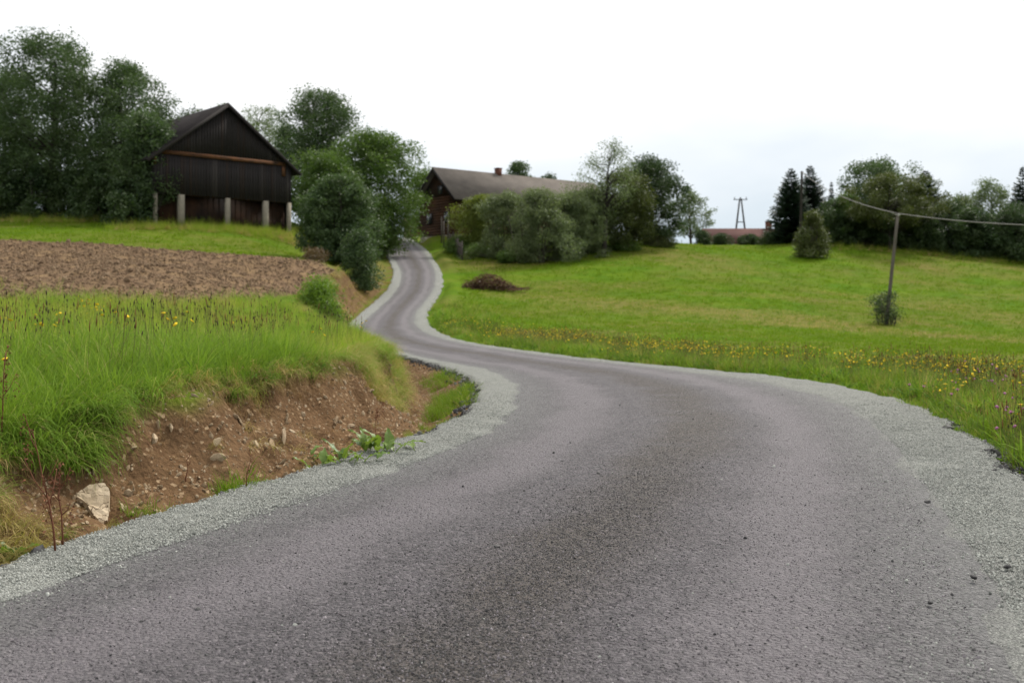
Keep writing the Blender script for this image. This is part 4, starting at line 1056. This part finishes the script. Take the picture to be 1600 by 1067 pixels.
lip(60, 7, 14, .92, 1.6, [9, 10], .6, 1.1)
lip(70, 6.6, 12, .1, .7, [6, 7, 8, 3], .4, .7)
lip(420, 4.6, 6.7, .15, 1.0, [3, 4, 5, 6, 7, 8, 6, 7, 0], .5, 1.0)
lip(300, 4.2, 6.4, .0, .8, [3, 4, 5, 6, 7, 3], .45, .85)
lip(300, 27, 46, .3, 1.2, [3, 4, 5, 0, 1], .9, 1.5)
lip(260, 46, 82, .0, 1.2, [3, 4, 5, 0, 6, 7], 1.0, 1.9)
pts, idx, scl, rz = map(np.concatenate, (pts, idx, scl, rz))
ro = np.zeros((len(pts), 3)); ro[:, 2] = rz; ro[:, 0] = rg.normal(0, .12, len(pts))
o = scatter("bank_turf", P_hang + P_hangd + P_root + P_weedl, pts, ro, scl, idx); tag(o, "overhanging turf, dry grass and roots along the lip of the soil bank", "grass")

# weeds in the ditch and at the foot of the bank
pts, scl = [], []
def blob(u, v, d, n, r, sa, sb):
    p = pix(u, v, d); x = p.x + rg.normal(0, r, n); y = p.y + rg.normal(0, r * 1.2, n)
    ok = (x < XL(y) - .02); x, y = x[ok], y[ok]
    pts.append(np.stack([x, y, terrain(x, y)[0]], 1)); scl.append(rg.uniform(sa, sb, len(x)))
blob(380, 757, 8.35, 60, .10, .9, 1.5); blob(242, 798, 7.4, 18, .10, .5, .9)
blob(690, 672, 13.4, 40, .16, .6, 1.0)
for yy in np.arange(15.5, 29, .32):
    n = int(rg.integers(5, 26)); y = yy + rg.normal(0, .2, n); x = XL(y) - rg.uniform(.12, .75, n) * (1 if yy < 24 else 1.2)
    if vnoise(yy * .55, 0, 77) < .38: continue
    pts.append(np.stack([x, y, terrain(x, y)[0]], 1)); scl.append(rg.uniform(.7, 1.5, n))
pts, scl = np.concatenate(pts), np.concatenate(scl)
o = scatter("ditch_weeds", P_low, pts, rot_up(len(pts), rg, .2), scl, pick(len(pts), rg, 3)); tag(o, "green weeds growing in the ditch between bank and road", "weeds")

# right verge: dense weedy grass with flowers, then mown field
P_weed = [(tuft(rg, 14, .22, .10, .030, .9, .8), M_dockv) for _ in range(2)]
P_verge = [(tuft(rg, 24, .26, .11, .007, .6, .5), M_blade_verge) for _ in range(4)] + [(tuft(rg, 12, .30, .10, .016, .7, .7), M_blade_lush) for _ in range(2)] + [(tuft(rg, 14, .36, .10, .005, .35, .35), M_blade_dry)] + P_weed
pts, idx, scl = [], [], []
for (y0, y1, dens, s0, wid) in [(1.0, 6.5, 90, 1.2, 7), (6.5, 12, 120, 1.3, 9), (12, 18, 85, 1.35, 9), (18, 26, 50, 1.25, 9), (26, 40, 26, 1.3, 6), (40, 60, 9, 1.6, 4)]:
    x, y = area_pts(rg, y0, y1, dens, left=False, umax=1660 + (2200 if y1 < 7 else 0)); tr = x - XR(y)
    ok = (tr > -.03 + .12 * fbm(x * 3, y * 3, 2, 5) + .40 * (1 - sstep(8.5, 11.5, y))) & (tr < wid * (.6 + .6 * fbm(x * .3, y * .3, 2, 6))); x, y, tr = x[ok], y[ok], tr[ok]
    pts.append(np.stack([x, y, terrain(x, y)[0]], 1))
    i_ = rg.integers(0, 6, len(x)); i_ = np.where(rg.uniform(size=len(x)) < .10, 6, i_); i_ = np.where(rg.uniform(size=len(x)) < .26, 7 + rg.integers(0, 2, len(x)), i_); idx.append(i_)
    scl.append(s0 * rg.uniform(.5, 1.25, len(x)) * (.55 + .9 * fbm(x * 1.3, y * 1.3, 3, 29)) * (.6 + .4 * sstep(0, .7, tr)))
pts, idx, scl = map(np.concatenate, (pts, idx, scl))
o = scatter("verge_grass", P_verge, pts, rot_up(len(pts), rg, .15), scl, idx); tag(o, "dense weedy grass along the right-hand road verge", "grass")
pts, idx = [], []
for (y0, y1, dens, wid) in [(7, 13, 34, 6), (13, 18, 20, 7), (18, 26, 12, 8), (26, 44, 9, 6)]:
    x, y = area_pts(rg, y0, y1, dens, left=False); tr = x - XR(y); ok = (tr > .25) & (tr < wid) & (fbm(x * .5, y * .5, 2, 66) > .36); x, y = x[ok], y[ok]
    pts.append(np.stack([x, y, terrain(x, y)[0]], 1)); u_ = rg.uniform(size=len(x))
    idx.append(np.where(u_ < .40 + .25 * (y1 < 17), rg.integers(0, 4, len(x)), np.where(u_ < .58 + .25 * (y1 < 17), 4 + rg.integers(0, 2, len(x)), 6 + rg.integers(0, 3, len(x)))))
pts, idx = np.concatenate(pts), np.concatenate(idx)
idx = np.where((rg.uniform(size=len(idx)) < .13) & (pts[:, 1] < 17), 9 + rg.integers(0, 2, len(idx)), idx)
o = scatter("verge_flowers", P_spike + P_rust + P_yel + P_pink, pts, rot_up(len(pts), rg, .1), rg.uniform(.75, 1.15, len(pts)) , idx); tag(o, "yellow flowers and brown seed heads in the right-hand verge", "wildflowers")

P_mown = [(tuft(rg, 16, .13, .16, .014, .7, .7, 2), M_blade_mown) for _ in range(4)] + [(tuft(rg, 14, .11, .16, .012, .8, .8, 2), M_blade_dry)]
pts, idx, scl = [], [], []
for (y0, y1, dens, s0, lf) in [(14, 30, 22, .9, False), (30, 50, 16, 1.15, False), (50, 80, 10, 1.5, False), (80, 116, 4, 2.0, False), (58, 92, 5, 1.9, True)]:
    x, y = area_pts(rg, y0, y1, dens, left=lf)
    dm = dry_mask(x, y) if not lf else np.zeros(len(x))
    ok = ((x - XR(y)) > 1.5) if not lf else ((XL(y) - x > 2.2) & (plough_mask(x, y) < .1)); x, y, dm = x[ok], y[ok], dm[ok]
    pts.append(np.stack([x, y, terrain(x, y)[0]], 1)); idx.append(np.where(rg.uniform(size=len(x)) < dm * .5 + .03, 4, rg.integers(0, 4, len(x)))); scl.append(s0 * rg.uniform(.6, 1.3, len(x)))
pts, idx, scl = map(np.concatenate, (pts, idx, scl))
o = scatter("field_grass", P_mown, pts, rot_up(len(pts), rg, .15), scl, idx); tag(o, "short mown grass of the sloping fields", "grass")
# rough grass under the barn edge and hedge feet
x = np.concatenate([rg.uniform(-29, -15, 900), rg.uniform(-50, -29, 700), rg.uniform(32, 62, 500)]); y = np.concatenate([77 + (x[:900] + 28) * .75 + rg.uniform(-3, 1.0, 900), rg.uniform(80, 84.5, 700), rg.uniform(106, 110.5, 500)])
o = scatter("rough_grass", P_meadow + P_hangd, np.stack([x, y, terrain(x, y)[0]], 1), rot_up(len(x), rg, .2), rg.uniform(1.2, 2.4, len(x)), rg.integers(0, 9, len(x))); tag(o, "rough uncut grass along the foot of the barn and hedges", "grass")

# ------------------------------------------------------------------ soil, stones, gravel
P_clod = [(rock(rg, .65, 1, .5), M_clod) for _ in range(5)]
x = rg.uniform(-45, -8, 60000); y = rg.uniform(34, 65, 60000); ok = (rg.uniform(size=60000) < plough_mask(x, y)) & (x > -.52 * y - 2); x, y = x[ok], y[ok]
o = scatter("soil_clods", P_clod, np.stack([x, y, terrain(x, y)[0] + .01], 1), rg.uniform(0, 6.28, (len(x), 3)), np.exp(rg.normal(-3.15, .5, len(x))), pick(len(x), rg, 5)); tag(o, "brown clods of the ploughed strip below the barn", "soil")

P_st = [(rock(rg, rg.uniform(.3, .6), 1, .5), M_stone) for _ in range(7)]
def bank_pts(n, ya, yb, ka, kb):
    y = rg.uniform(ya, yb, n); k = rg.uniform(ka, kb, n); x = XL(y) - _foot(y) - _bankw(y) * k; return x, y, terrain(x, y)[0]
x, y, z = bank_pts(3400, 5.2, 17, .02, .86)
xb, yb, zb = bank_pts(1500, 13, 26, -.8, .15)
x, y, z = np.r_[x, xb], np.r_[y, yb], np.r_[z, zb]
o = scatter("bank_pebbles", P_st, np.stack([x, y, z], 1), rg.uniform(0, 6.28, (len(x), 3)), np.exp(rg.normal(-4.5, .45, len(x))), pick(len(x), rg, 7)); tag(o, "small pale pebbles strewn over the soil bank and ditch", "pebbles")
x, y, z = bank_pts(190, 6.6, 14.5, .04, .75); ok = rg.uniform(size=190) < sstep(6.2, 10, y) + .35
for xx, yy, zz in zip(x[ok], y[ok], z[ok]):           # stones one can tell apart, set in the soil face
    s = float(min(.055, np.exp(rg.normal(-3.75, .42))))
    o = obj("stone", P_st[int(rg.integers(7))][0], None, ground, (xx, yy, zz + s * .1)); o.rotation_euler = tuple(rg.uniform(0, 6.28, 3)); o.scale = (s * rg.uniform(.9, 2.1), s, s * rg.uniform(.6, 1))

P_gr = [(rock(rg, .7, 1, .4), M_grain) for _ in range(4)]
P_cr = [(rock(rg, .6, 1, .5), M_crumb) for _ in range(4)]
def strip_pts(n, ya, yb, side, a, b, pw_=1.0):
    # more points near the camera
    y = ya + (yb - ya) * rg.uniform(size=n) ** pw_; s = rg.uniform(a, b, n)
    x = XL(y) + (AL(y) - XL(y)) * s if side < 0 else AR(y) + (XR(y) - AR(y)) * s
    return x, y
xl, yl = strip_pts(42000, 4.2, 19, -1, 0, 1.0, 1.4); xr, yr = strip_pts(56000, 3.6, 19, 1, .12, 1.0, 1.3)
xl2, yl2 = strip_pts(1200, 4.2, 14, -1, .9, 1.25, 1.4); xr2, yr2 = strip_pts(1800, 3.6, 14, 1, -.35, .2, 1.3)
x, y = np.r_[xl, xr, xl2, xr2], np.r_[yl, yr, yl2, yr2]; ok = rg.uniform(size=len(x)) < 1 - sstep(8, 18, y); x, y = x[ok], y[ok]
sl = np.clip((x - XL(y)) / np.maximum(AL(y) - XL(y), .1), 0, 1); sr = np.clip((x - AR(y)) / np.maximum(XR(y) - AR(y), .1), 0, 1)
zg = np.where(x < AL(y), ZR(y) + gz_l(x, y, np.clip(sl, .02, .98)), np.where(x > AR(y), ZR(y) + gz_r(x, y, np.clip(sr, .02, .98)), ZR(y) + road_z(x, y, np.clip((x - AL(y) + .2) / (AR(y) - AL(y) + .5), 0, 1))))
o = scatter("loose_gravel", P_gr, np.stack([x, y, zg + .002], 1), rg.uniform(0, 6.28, (len(x), 3)), np.exp(rg.normal(-5.38, .36, len(x))), pick(len(x), rg, 4)); tag(o, "pale green-grey crushed stone on the road shoulders", "gravel")
# dark asphalt crumbs: along the shoulder edges, and loose on the carriageway
ya = rg.uniform(6.8, 13, 1300); xa = XR(ya) + rg.normal(.20, .15, 1300) * (1 - .6 * sstep(9, 12, ya))
yb_ = rg.uniform(12.5, 30, 900); xb_ = XL(yb_) - np.abs(rg.normal(.04, .14, 900))
yc_ = rg.uniform(4.5, 12.5, 260); xc_ = XL(yc_) + rg.normal(-.03, .04, 260)
x, y = np.r_[xa, xb_, xc_], np.r_[ya, yb_, yc_]; z = np.where((x > XL(y)) & (x < XR(y)), ZR(y) + .02, terrain(x, y)[0] + .015)
o = scatter("asphalt_rubble", P_cr, np.stack([x, y, z], 1), rg.uniform(0, 6.28, (len(x), 3)), np.exp(rg.normal(-3.75, .45, len(x))), pick(len(x), rg, 4)); tag(o, "black asphalt rubble along the outer edges of the gravel shoulders", "rubble")
n_ = 1500; y = 3.5 + 18 * rg.uniform(size=n_) ** 1.5; s = np.clip(rg.normal(.54, .24, n_), .02, .98); i_ = rg.integers(0, 5, n_); sz = np.minimum(np.exp(rg.normal(-5.35, .45, n_)), .022)
m_ = 80000; y2 = 3.4 + 9 * rg.uniform(size=m_) ** 1.7; ok = rg.uniform(size=m_) < 1 - sstep(5.5, 12.2, y2); y2 = y2[ok]; m_ = len(y2); s2 = np.where(rg.uniform(size=m_) < .55, rg.uniform(.01, .99, m_), np.clip(rg.normal(.52, .09, m_), .02, .98))
i2 = np.where(rg.uniform(size=m_) < .15 + .6 * np.exp(-((s2 - .52) / .09) ** 2), rg.integers(0, 4, m_), 5 + rg.integers(0, 3, m_)); sz2 = np.exp(rg.normal(-5.55, .33, m_))
y, s, i_, sz = np.r_[y, y2], np.r_[s, s2], np.r_[i_, i2], np.r_[sz, sz2]; x = AL(y) + (AR(y) - AL(y)) * s
t = NT("asphalt_chip"); r_ = t.rand(); M_chip = t.fin(t.mix(r_, (.075, .067, .072), (.27, .243, .255)), .7, .4)
P_chip = [(rock(rg, .55, 1, .4), M_chip) for _ in range(3)]
o = scatter("road_grit", P_cr + P_gr[:1] + P_chip, np.stack([x, y, ZR(y) + rz_at(x, y) + .001], 1), rg.uniform(0, 6.28, (len(x), 3)), sz, i_); tag(o, "loose dark grit and chippings on the asphalt", "grit")

def on_ground(u, v):
    """walk along the ray of a photo pixel until it meets road or ground"""
    ds = np.linspace(3.5, 60, 3000); xs = (u - 800) / FPX * ds; zs = EYE + (HOR - v) / FPX * ds
    g = surf_z(xs, ds); i = int(np.argmax(zs <= g)); return Vector((xs[i], ds[i], g[i]))
for k, (u, v, s, lb) in enumerate([(1449, 786, .020, "black crumb on the gravel edge at right, farthest up the shoulder"), (776, 856, .018, "black crumb near the middle of the road"), (1521, 905, .019, "round black crumb at the lower right gravel edge"), (1574, 888, .017, "black crumb in pale gravel close to the right picture edge"), (1454, 944, .015, "black crumb on asphalt below the round one at lower right"), (935, 741, .018, "black crumb on the dark middle band, farther up the road")]):
    p = on_ground(u, v); o = obj("asphalt_crumb", rock(rg, .7, 2, .4), M_crumb, None, (p.x, p.y, p.z + s * .5)); o.scale = (s * 1.4, s, s); o.rotation_euler = (.2, .1, k); tag(o, lb, "stone", "black crumbs on the road")

# the big pale stone at the foot of the bank: a slab with cleft layers
p = on_ground(148, 806); st = np.random.default_rng(4)
import bmesh
bm = bmesh.new()
out = [(-.175, .055), (-.125, .135), (-.015, .165), (.055, .10), (.115, -.055), (.15, -.135), (.115, -.165), (.03, -.115), (-.085, -.01), (-.165, .02)]
top = [bm.verts.new((x_, y_, .05 + st.normal(0, .006))) for x_, y_ in out]; bot = [bm.verts.new((x_ * .96 - .01, y_ * .96 - .01, -.07)) for x_, y_ in out]
bm.faces.new(top); bm.faces.new(bot[::-1])
for i in range(len(out)): bm.faces.new((top[i], bot[i], bot[(i + 1) % 10], top[(i + 1) % 10]))
bmesh.ops.triangulate(bm, faces=[f for f in bm.faces if len(f.verts) > 4])
bmesh.ops.subdivide_edges(bm, edges=bm.edges[:], cuts=3, use_grid_fill=True)
for v in bm.verts:
    a = fbm(np.array([v.co.x * 9 + 3]), np.array([v.co.y * 9]), 3, 5)[0] - .5
    # clefts run along the slab
    q = (v.co.x * .62 + v.co.y * .78); r2 = (v.co.x * .78 - v.co.y * .62)
    step = math.floor((q + .02 * math.sin(r2 * 22)) / .07) * .010
    v.co.z += (a * .035 + (step if v.co.z > 0 else 0)); v.co.x += st.normal(0, .0025); v.co.y += st.normal(0, .0025)
me = bpy.data.meshes.new("boulder"); bm.to_mesh(me); bm.free()
t = NT("pale_slab"); nn = t.noise(9, 5, .6, t.objco()); c = t.mix(t.ramp(nn, .35, .7), (.44, .34, .225), (.58, .475, .34)); c = t.mix(t.ramp(t.noise(40, 5, .7, t.objco()), .55, .75), c, (.30, .215, .135))
mp = t.n.new("ShaderNodeMapping"); mp.inputs['Rotation'].default_value = (0, 0, R(52)); mp.inputs['Scale'].default_value = (2.2, .7, 1); t.l.new(t.noise(7, 3, .6, t.objco(), None, 1), mp.inputs[0])
mp2 = t.n.new("ShaderNodeMapping"); mp2.inputs['Rotation'].default_value = (0, 0, R(-38)); mp2.inputs['Scale'].default_value = (3.0, 12, 3); t.l.new(t.objco(), mp2.inputs[0])
va = t.n.new("ShaderNodeVectorMath"); t.l.new(mp.outputs[0], va.inputs[0]); t.l.new(mp2.outputs[0], va.inputs[1])
ce = t.voro(1.0, 'Distance', va.outputs[0], 'DISTANCE_TO_EDGE')
c = t.mix(t.ramp(ce, .035, .012), c, (.13, .09, .055)); t.bump(nn, .6, .02); M_slab = t.fin(c, .9, .2)
bo = tag(obj("boulder", me, M_slab, None, (p.x, p.y + .05, p.z + .065)), "large pale flat stone tilted at the foot of the soil bank", "stone"); bo.rotation_euler = (R(36), R(10), R(-4)); bo.scale = (.98, .98, .8)

# ------------------------------------------------------------------ single plants at the roadside
M_dock = None
t = NT("dock_leaf"); cdk = t.mix(t.attr("var"), (.070, .150, .022), (.150, .230, .035)); cdk = t.mix(t.ramp(t.noise(25, 4, .6, t.objco()), .55, .72), cdk, (.11, .12, .04)); t.bump(t.noise(60, 3, .5, t.objco()), .4, .004); M_dock = t.fin(cdk, .45, .45, .35, (.20, .30, .03))
t = NT("rust_stalk"); M_rust = t.fin(t.mix(t.attr("var"), (.10, .038, .022), (.20, .085, .040)), .85, .2)
def big_leaf(rng, L_, W_, az, el, curl):
    n, m = 8, 5; V = []; F = []; A = []
    d = np.array([math.cos(az), math.sin(az)]); sd = np.array([-d[1], d[0]])
    x = z = 0; e = el
    for i in range(n + 1):
        q = i / n; w = W_ * (math.sin(min(1, q * 1.02 + .02) ** .75 * math.pi) ** .8 if q > .16 else .09) 
        for j in range(m):
            s = (j / (m - 1) - .5) * 2; up = abs(s) * w * .28 + .012 * math.sin(q * 16 + j) * abs(s)
            V.append((d[0] * x + sd[0] * s * w, d[1] * x + sd[1] * s * w, z + up)); A.append(rng.uniform(.0, .12) + A0)
        x += math.cos(e) * L_ / n; z += math.sin(e) * L_ / n; e -= curl / n
    for i in range(n):
        for j in range(m - 1): F.append((i * m + j, i * m + j + 1, (i + 1) * m + j + 1, (i + 1) * m + j))
    return mesh_np("leaf", np.array(V), np.array(F, np.int32), {"var": np.array(A)}, True)
def dock(label, u, v, n, L_, W_, seed, spread=.0):
    global A0
    rng = np.random.default_rng(seed); p = on_ground(u, v); rt = thing("dock_plant", label, "plant", tuple(p))
    for i in range(n):
        A0 = rng.uniform(.1, .9); off = (rng.normal(0, spread), rng.normal(0, spread * .6))
        z = float(surf_z(np.array([p.x + off[0]]), np.array([p.y + off[1]]))[0]) - p.z
        obj("leaf", big_leaf(rng, L_ * rng.uniform(.6, 1.25), W_ * rng.uniform(.6, 1.2), rng.uniform(0, 6.28), rng.uniform(.6, 1.4), rng.uniform(.5, 1.7)), M_dock, rt, (off[0], off[1], z))
    return rt
dock("broad-leaved green dock plant at the gravel edge below the dry end of the bank", 590, 706, 26, .29, .044, 3, .15)
dock("spreading low green dock plant at the gravel edge, nearer than the bigger dock", 530, 722, 22, .20, .038, 5, .19)
dock("pale green leafy plant at the lower left picture edge beside the gravel", 12, 878, 9, .22, .05, 7, .05)
dock("small pale leafy weed in the turf above the big flat stone", 92, 640, 8, .22, .045, 9, .08)
def stalk(label, u, v, H, nbr, seed, lean=(0, 0), seeds=True):
    rng = np.random.default_rng(seed); p = on_ground(u, v); rt = thing("dry_stalk", label, "weed", (p.x, p.y, p.z - .02), "dry rusty stalks on the bank")
    mb = MB(); zz = np.linspace(0, 1, 6); ax_ = np.stack([lean[0] * H * zz ** 1.3 + np.cumsum(rng.normal(0, .006, 6)), lean[1] * H * zz, H * zz], 1)
    mb.tube(ax_, np.linspace(.0075, .002, 6) * (1 if H > .4 else .75), 5, .3); heads = [ax_[-1]]
    for k in range(nbr):
        s = rng.uniform(.25, .95); p0 = np.array([np.interp(s, zz, ax_[:, i]) for i in range(3)]); a = rng.uniform(0, 6.28); L_ = H * rng.uniform(.12, .4)
        p1 = p0 + [math.cos(a) * L_ * .5, math.sin(a) * L_ * .5, L_ * .8]; mb.tube([p0, (p0 + p1) / 2 + [math.cos(a) * .01, 0, -.01], p1], [.0035, .003, .0015], 4, .4); heads.append(p1)
    obj("stem", mb.mesh("stem"), M_rust, rt)
    if seeds:
        c_ = []
        for h in heads:
            n = 26; q = rng.uniform(0, 1, n)[:, None]; c_.append(h - np.array([0, 0, H * .30]) * q * np.array([1, 1, 1]) + rng.normal(0, .010, (n, 3)))
        c_ = np.concatenate(c_); vv, ff = leaf_quads(rng, c_, .016); obj("seed_cluster", mesh_np("seed_cluster", vv, ff, {"var": np.repeat(rng.uniform(0, 1, len(c_)), 4)}), M_rust, rt, kind="stuff")
stalk("tallest rusty dried dock stalk with seed clusters left of the big flat stone", 86, 862, .74, 7, 1, (-.22, .05))
stalk("second rusty dried stalk leaning beside the tallest one", 98, 852, .52, 4, 2, (-.05, .05))
stalk("rusty stalk cut by the left picture edge above the turf", 2, 700, .62, 6, 3, (.05, 0))
stalk("short bare reddish stem standing alone on the soil face", 291, 753, .23, 2, 4, (.03, 0), False)
stalk("thin bare reddish stem at the grass tuft by the gravel", 386, 760, .28, 2, 5, (.15, 0), False)
stalk("thin dark dead stem rising from the bigger dock plant", 585, 690, .38, 3, 6, (.05, 0), True)

def flower(label, u, v, kind, seed):
    """u, v: pixel of the flower head"""
    rng = np.random.default_rng(seed)
    d = 11.0
    for _ in range(6):
        x = (u - 800) / FPX * d; hz_ = EYE + (HOR - v) / FPX * d; g = gz(x, d)
        d += (hz_ - g - .44) * 4.0
        d = min(max(d, 8.0), 18.0)
    x = (u - 800) / FPX * d; hgt = EYE + (HOR - v) / FPX * d - gz(x, d); hgt = max(.15, hgt)
    rt = thing("wildflower", label, "flower", (x, d, gz(x, d)), "larger flowers in the right-hand verge")
    mb = MB(); mb.tube([(rng.normal(0, .02), 0, 0), (rng.normal(0, .01), .01, hgt * .5), (0, 0, hgt)], [.003, .0025, .002], 4); obj("stem", mb.mesh("stem"), M_stem, rt)
    mb = MB(); k = 14 if kind == 'y' else 18; rr = .034
    for j in range(k):
        a = j * 6.283 / k; e = (.15 if kind == 'y' else rng.uniform(.1, 1.2)); L_ = rr * rng.uniform(.8, 1.1); dd_ = np.array([math.cos(a) * math.cos(e), math.sin(a) * math.cos(e), math.sin(e)]); sd = np.array([-math.sin(a), math.cos(a), 0]) * (.005 if kind == 'y' else .0035)
        mb.add([dd_ * .003 - sd * .4, dd_ * .003 + sd * .4, dd_ * L_ + sd, dd_ * L_ - sd], [(0, 1, 2, 3)], rng.uniform())
    obj("petals", mb.mesh("petals"), M_yellow if kind == 'y' else M_pink, rt, (0, 0, hgt))
    mb = MB(); mb.tube([(0, 0, -.012), (0, 0, 0), (0, 0, .006)], [.005, .009, .005], 7); obj("flower_centre", mb.mesh("flower_centre"), M_yellow if kind == 'y' else M_brownhead, rt, (0, 0, hgt))
for k, (u, v, kd, lb) in enumerate([(1421, 602, 'p', "leftmost pink knapweed flower in the verge"), (1443, 605, 'p', "pink knapweed flower second from the left"), (1487, 617, 'p', "lower pink knapweed flower of the pair under the yellow ones"), (1496, 610, 'p', "upper pink knapweed flower of the pair under the yellow ones"),
                                  (1477, 600, 'y', "yellow flower above the pair of pink knapweeds"), (1503, 602, 'y', "yellow flower just right of the pink knapweed pair"), (1595, 632, 'y', "yellow flower at the right picture edge"), (1573, 638, 'p', "pink flower nearest the right picture edge"), (1580, 645, 'p', "lowest pink flower close to the right picture edge"),
                                  (1365, 549, 'y', "bright yellow flower high in the verge left of the cable pole's foot line"), (1415, 552, 'y', "bright yellow flower high in the verge, right of the other high one")]):
    flower(lb, u, v, kd, k)
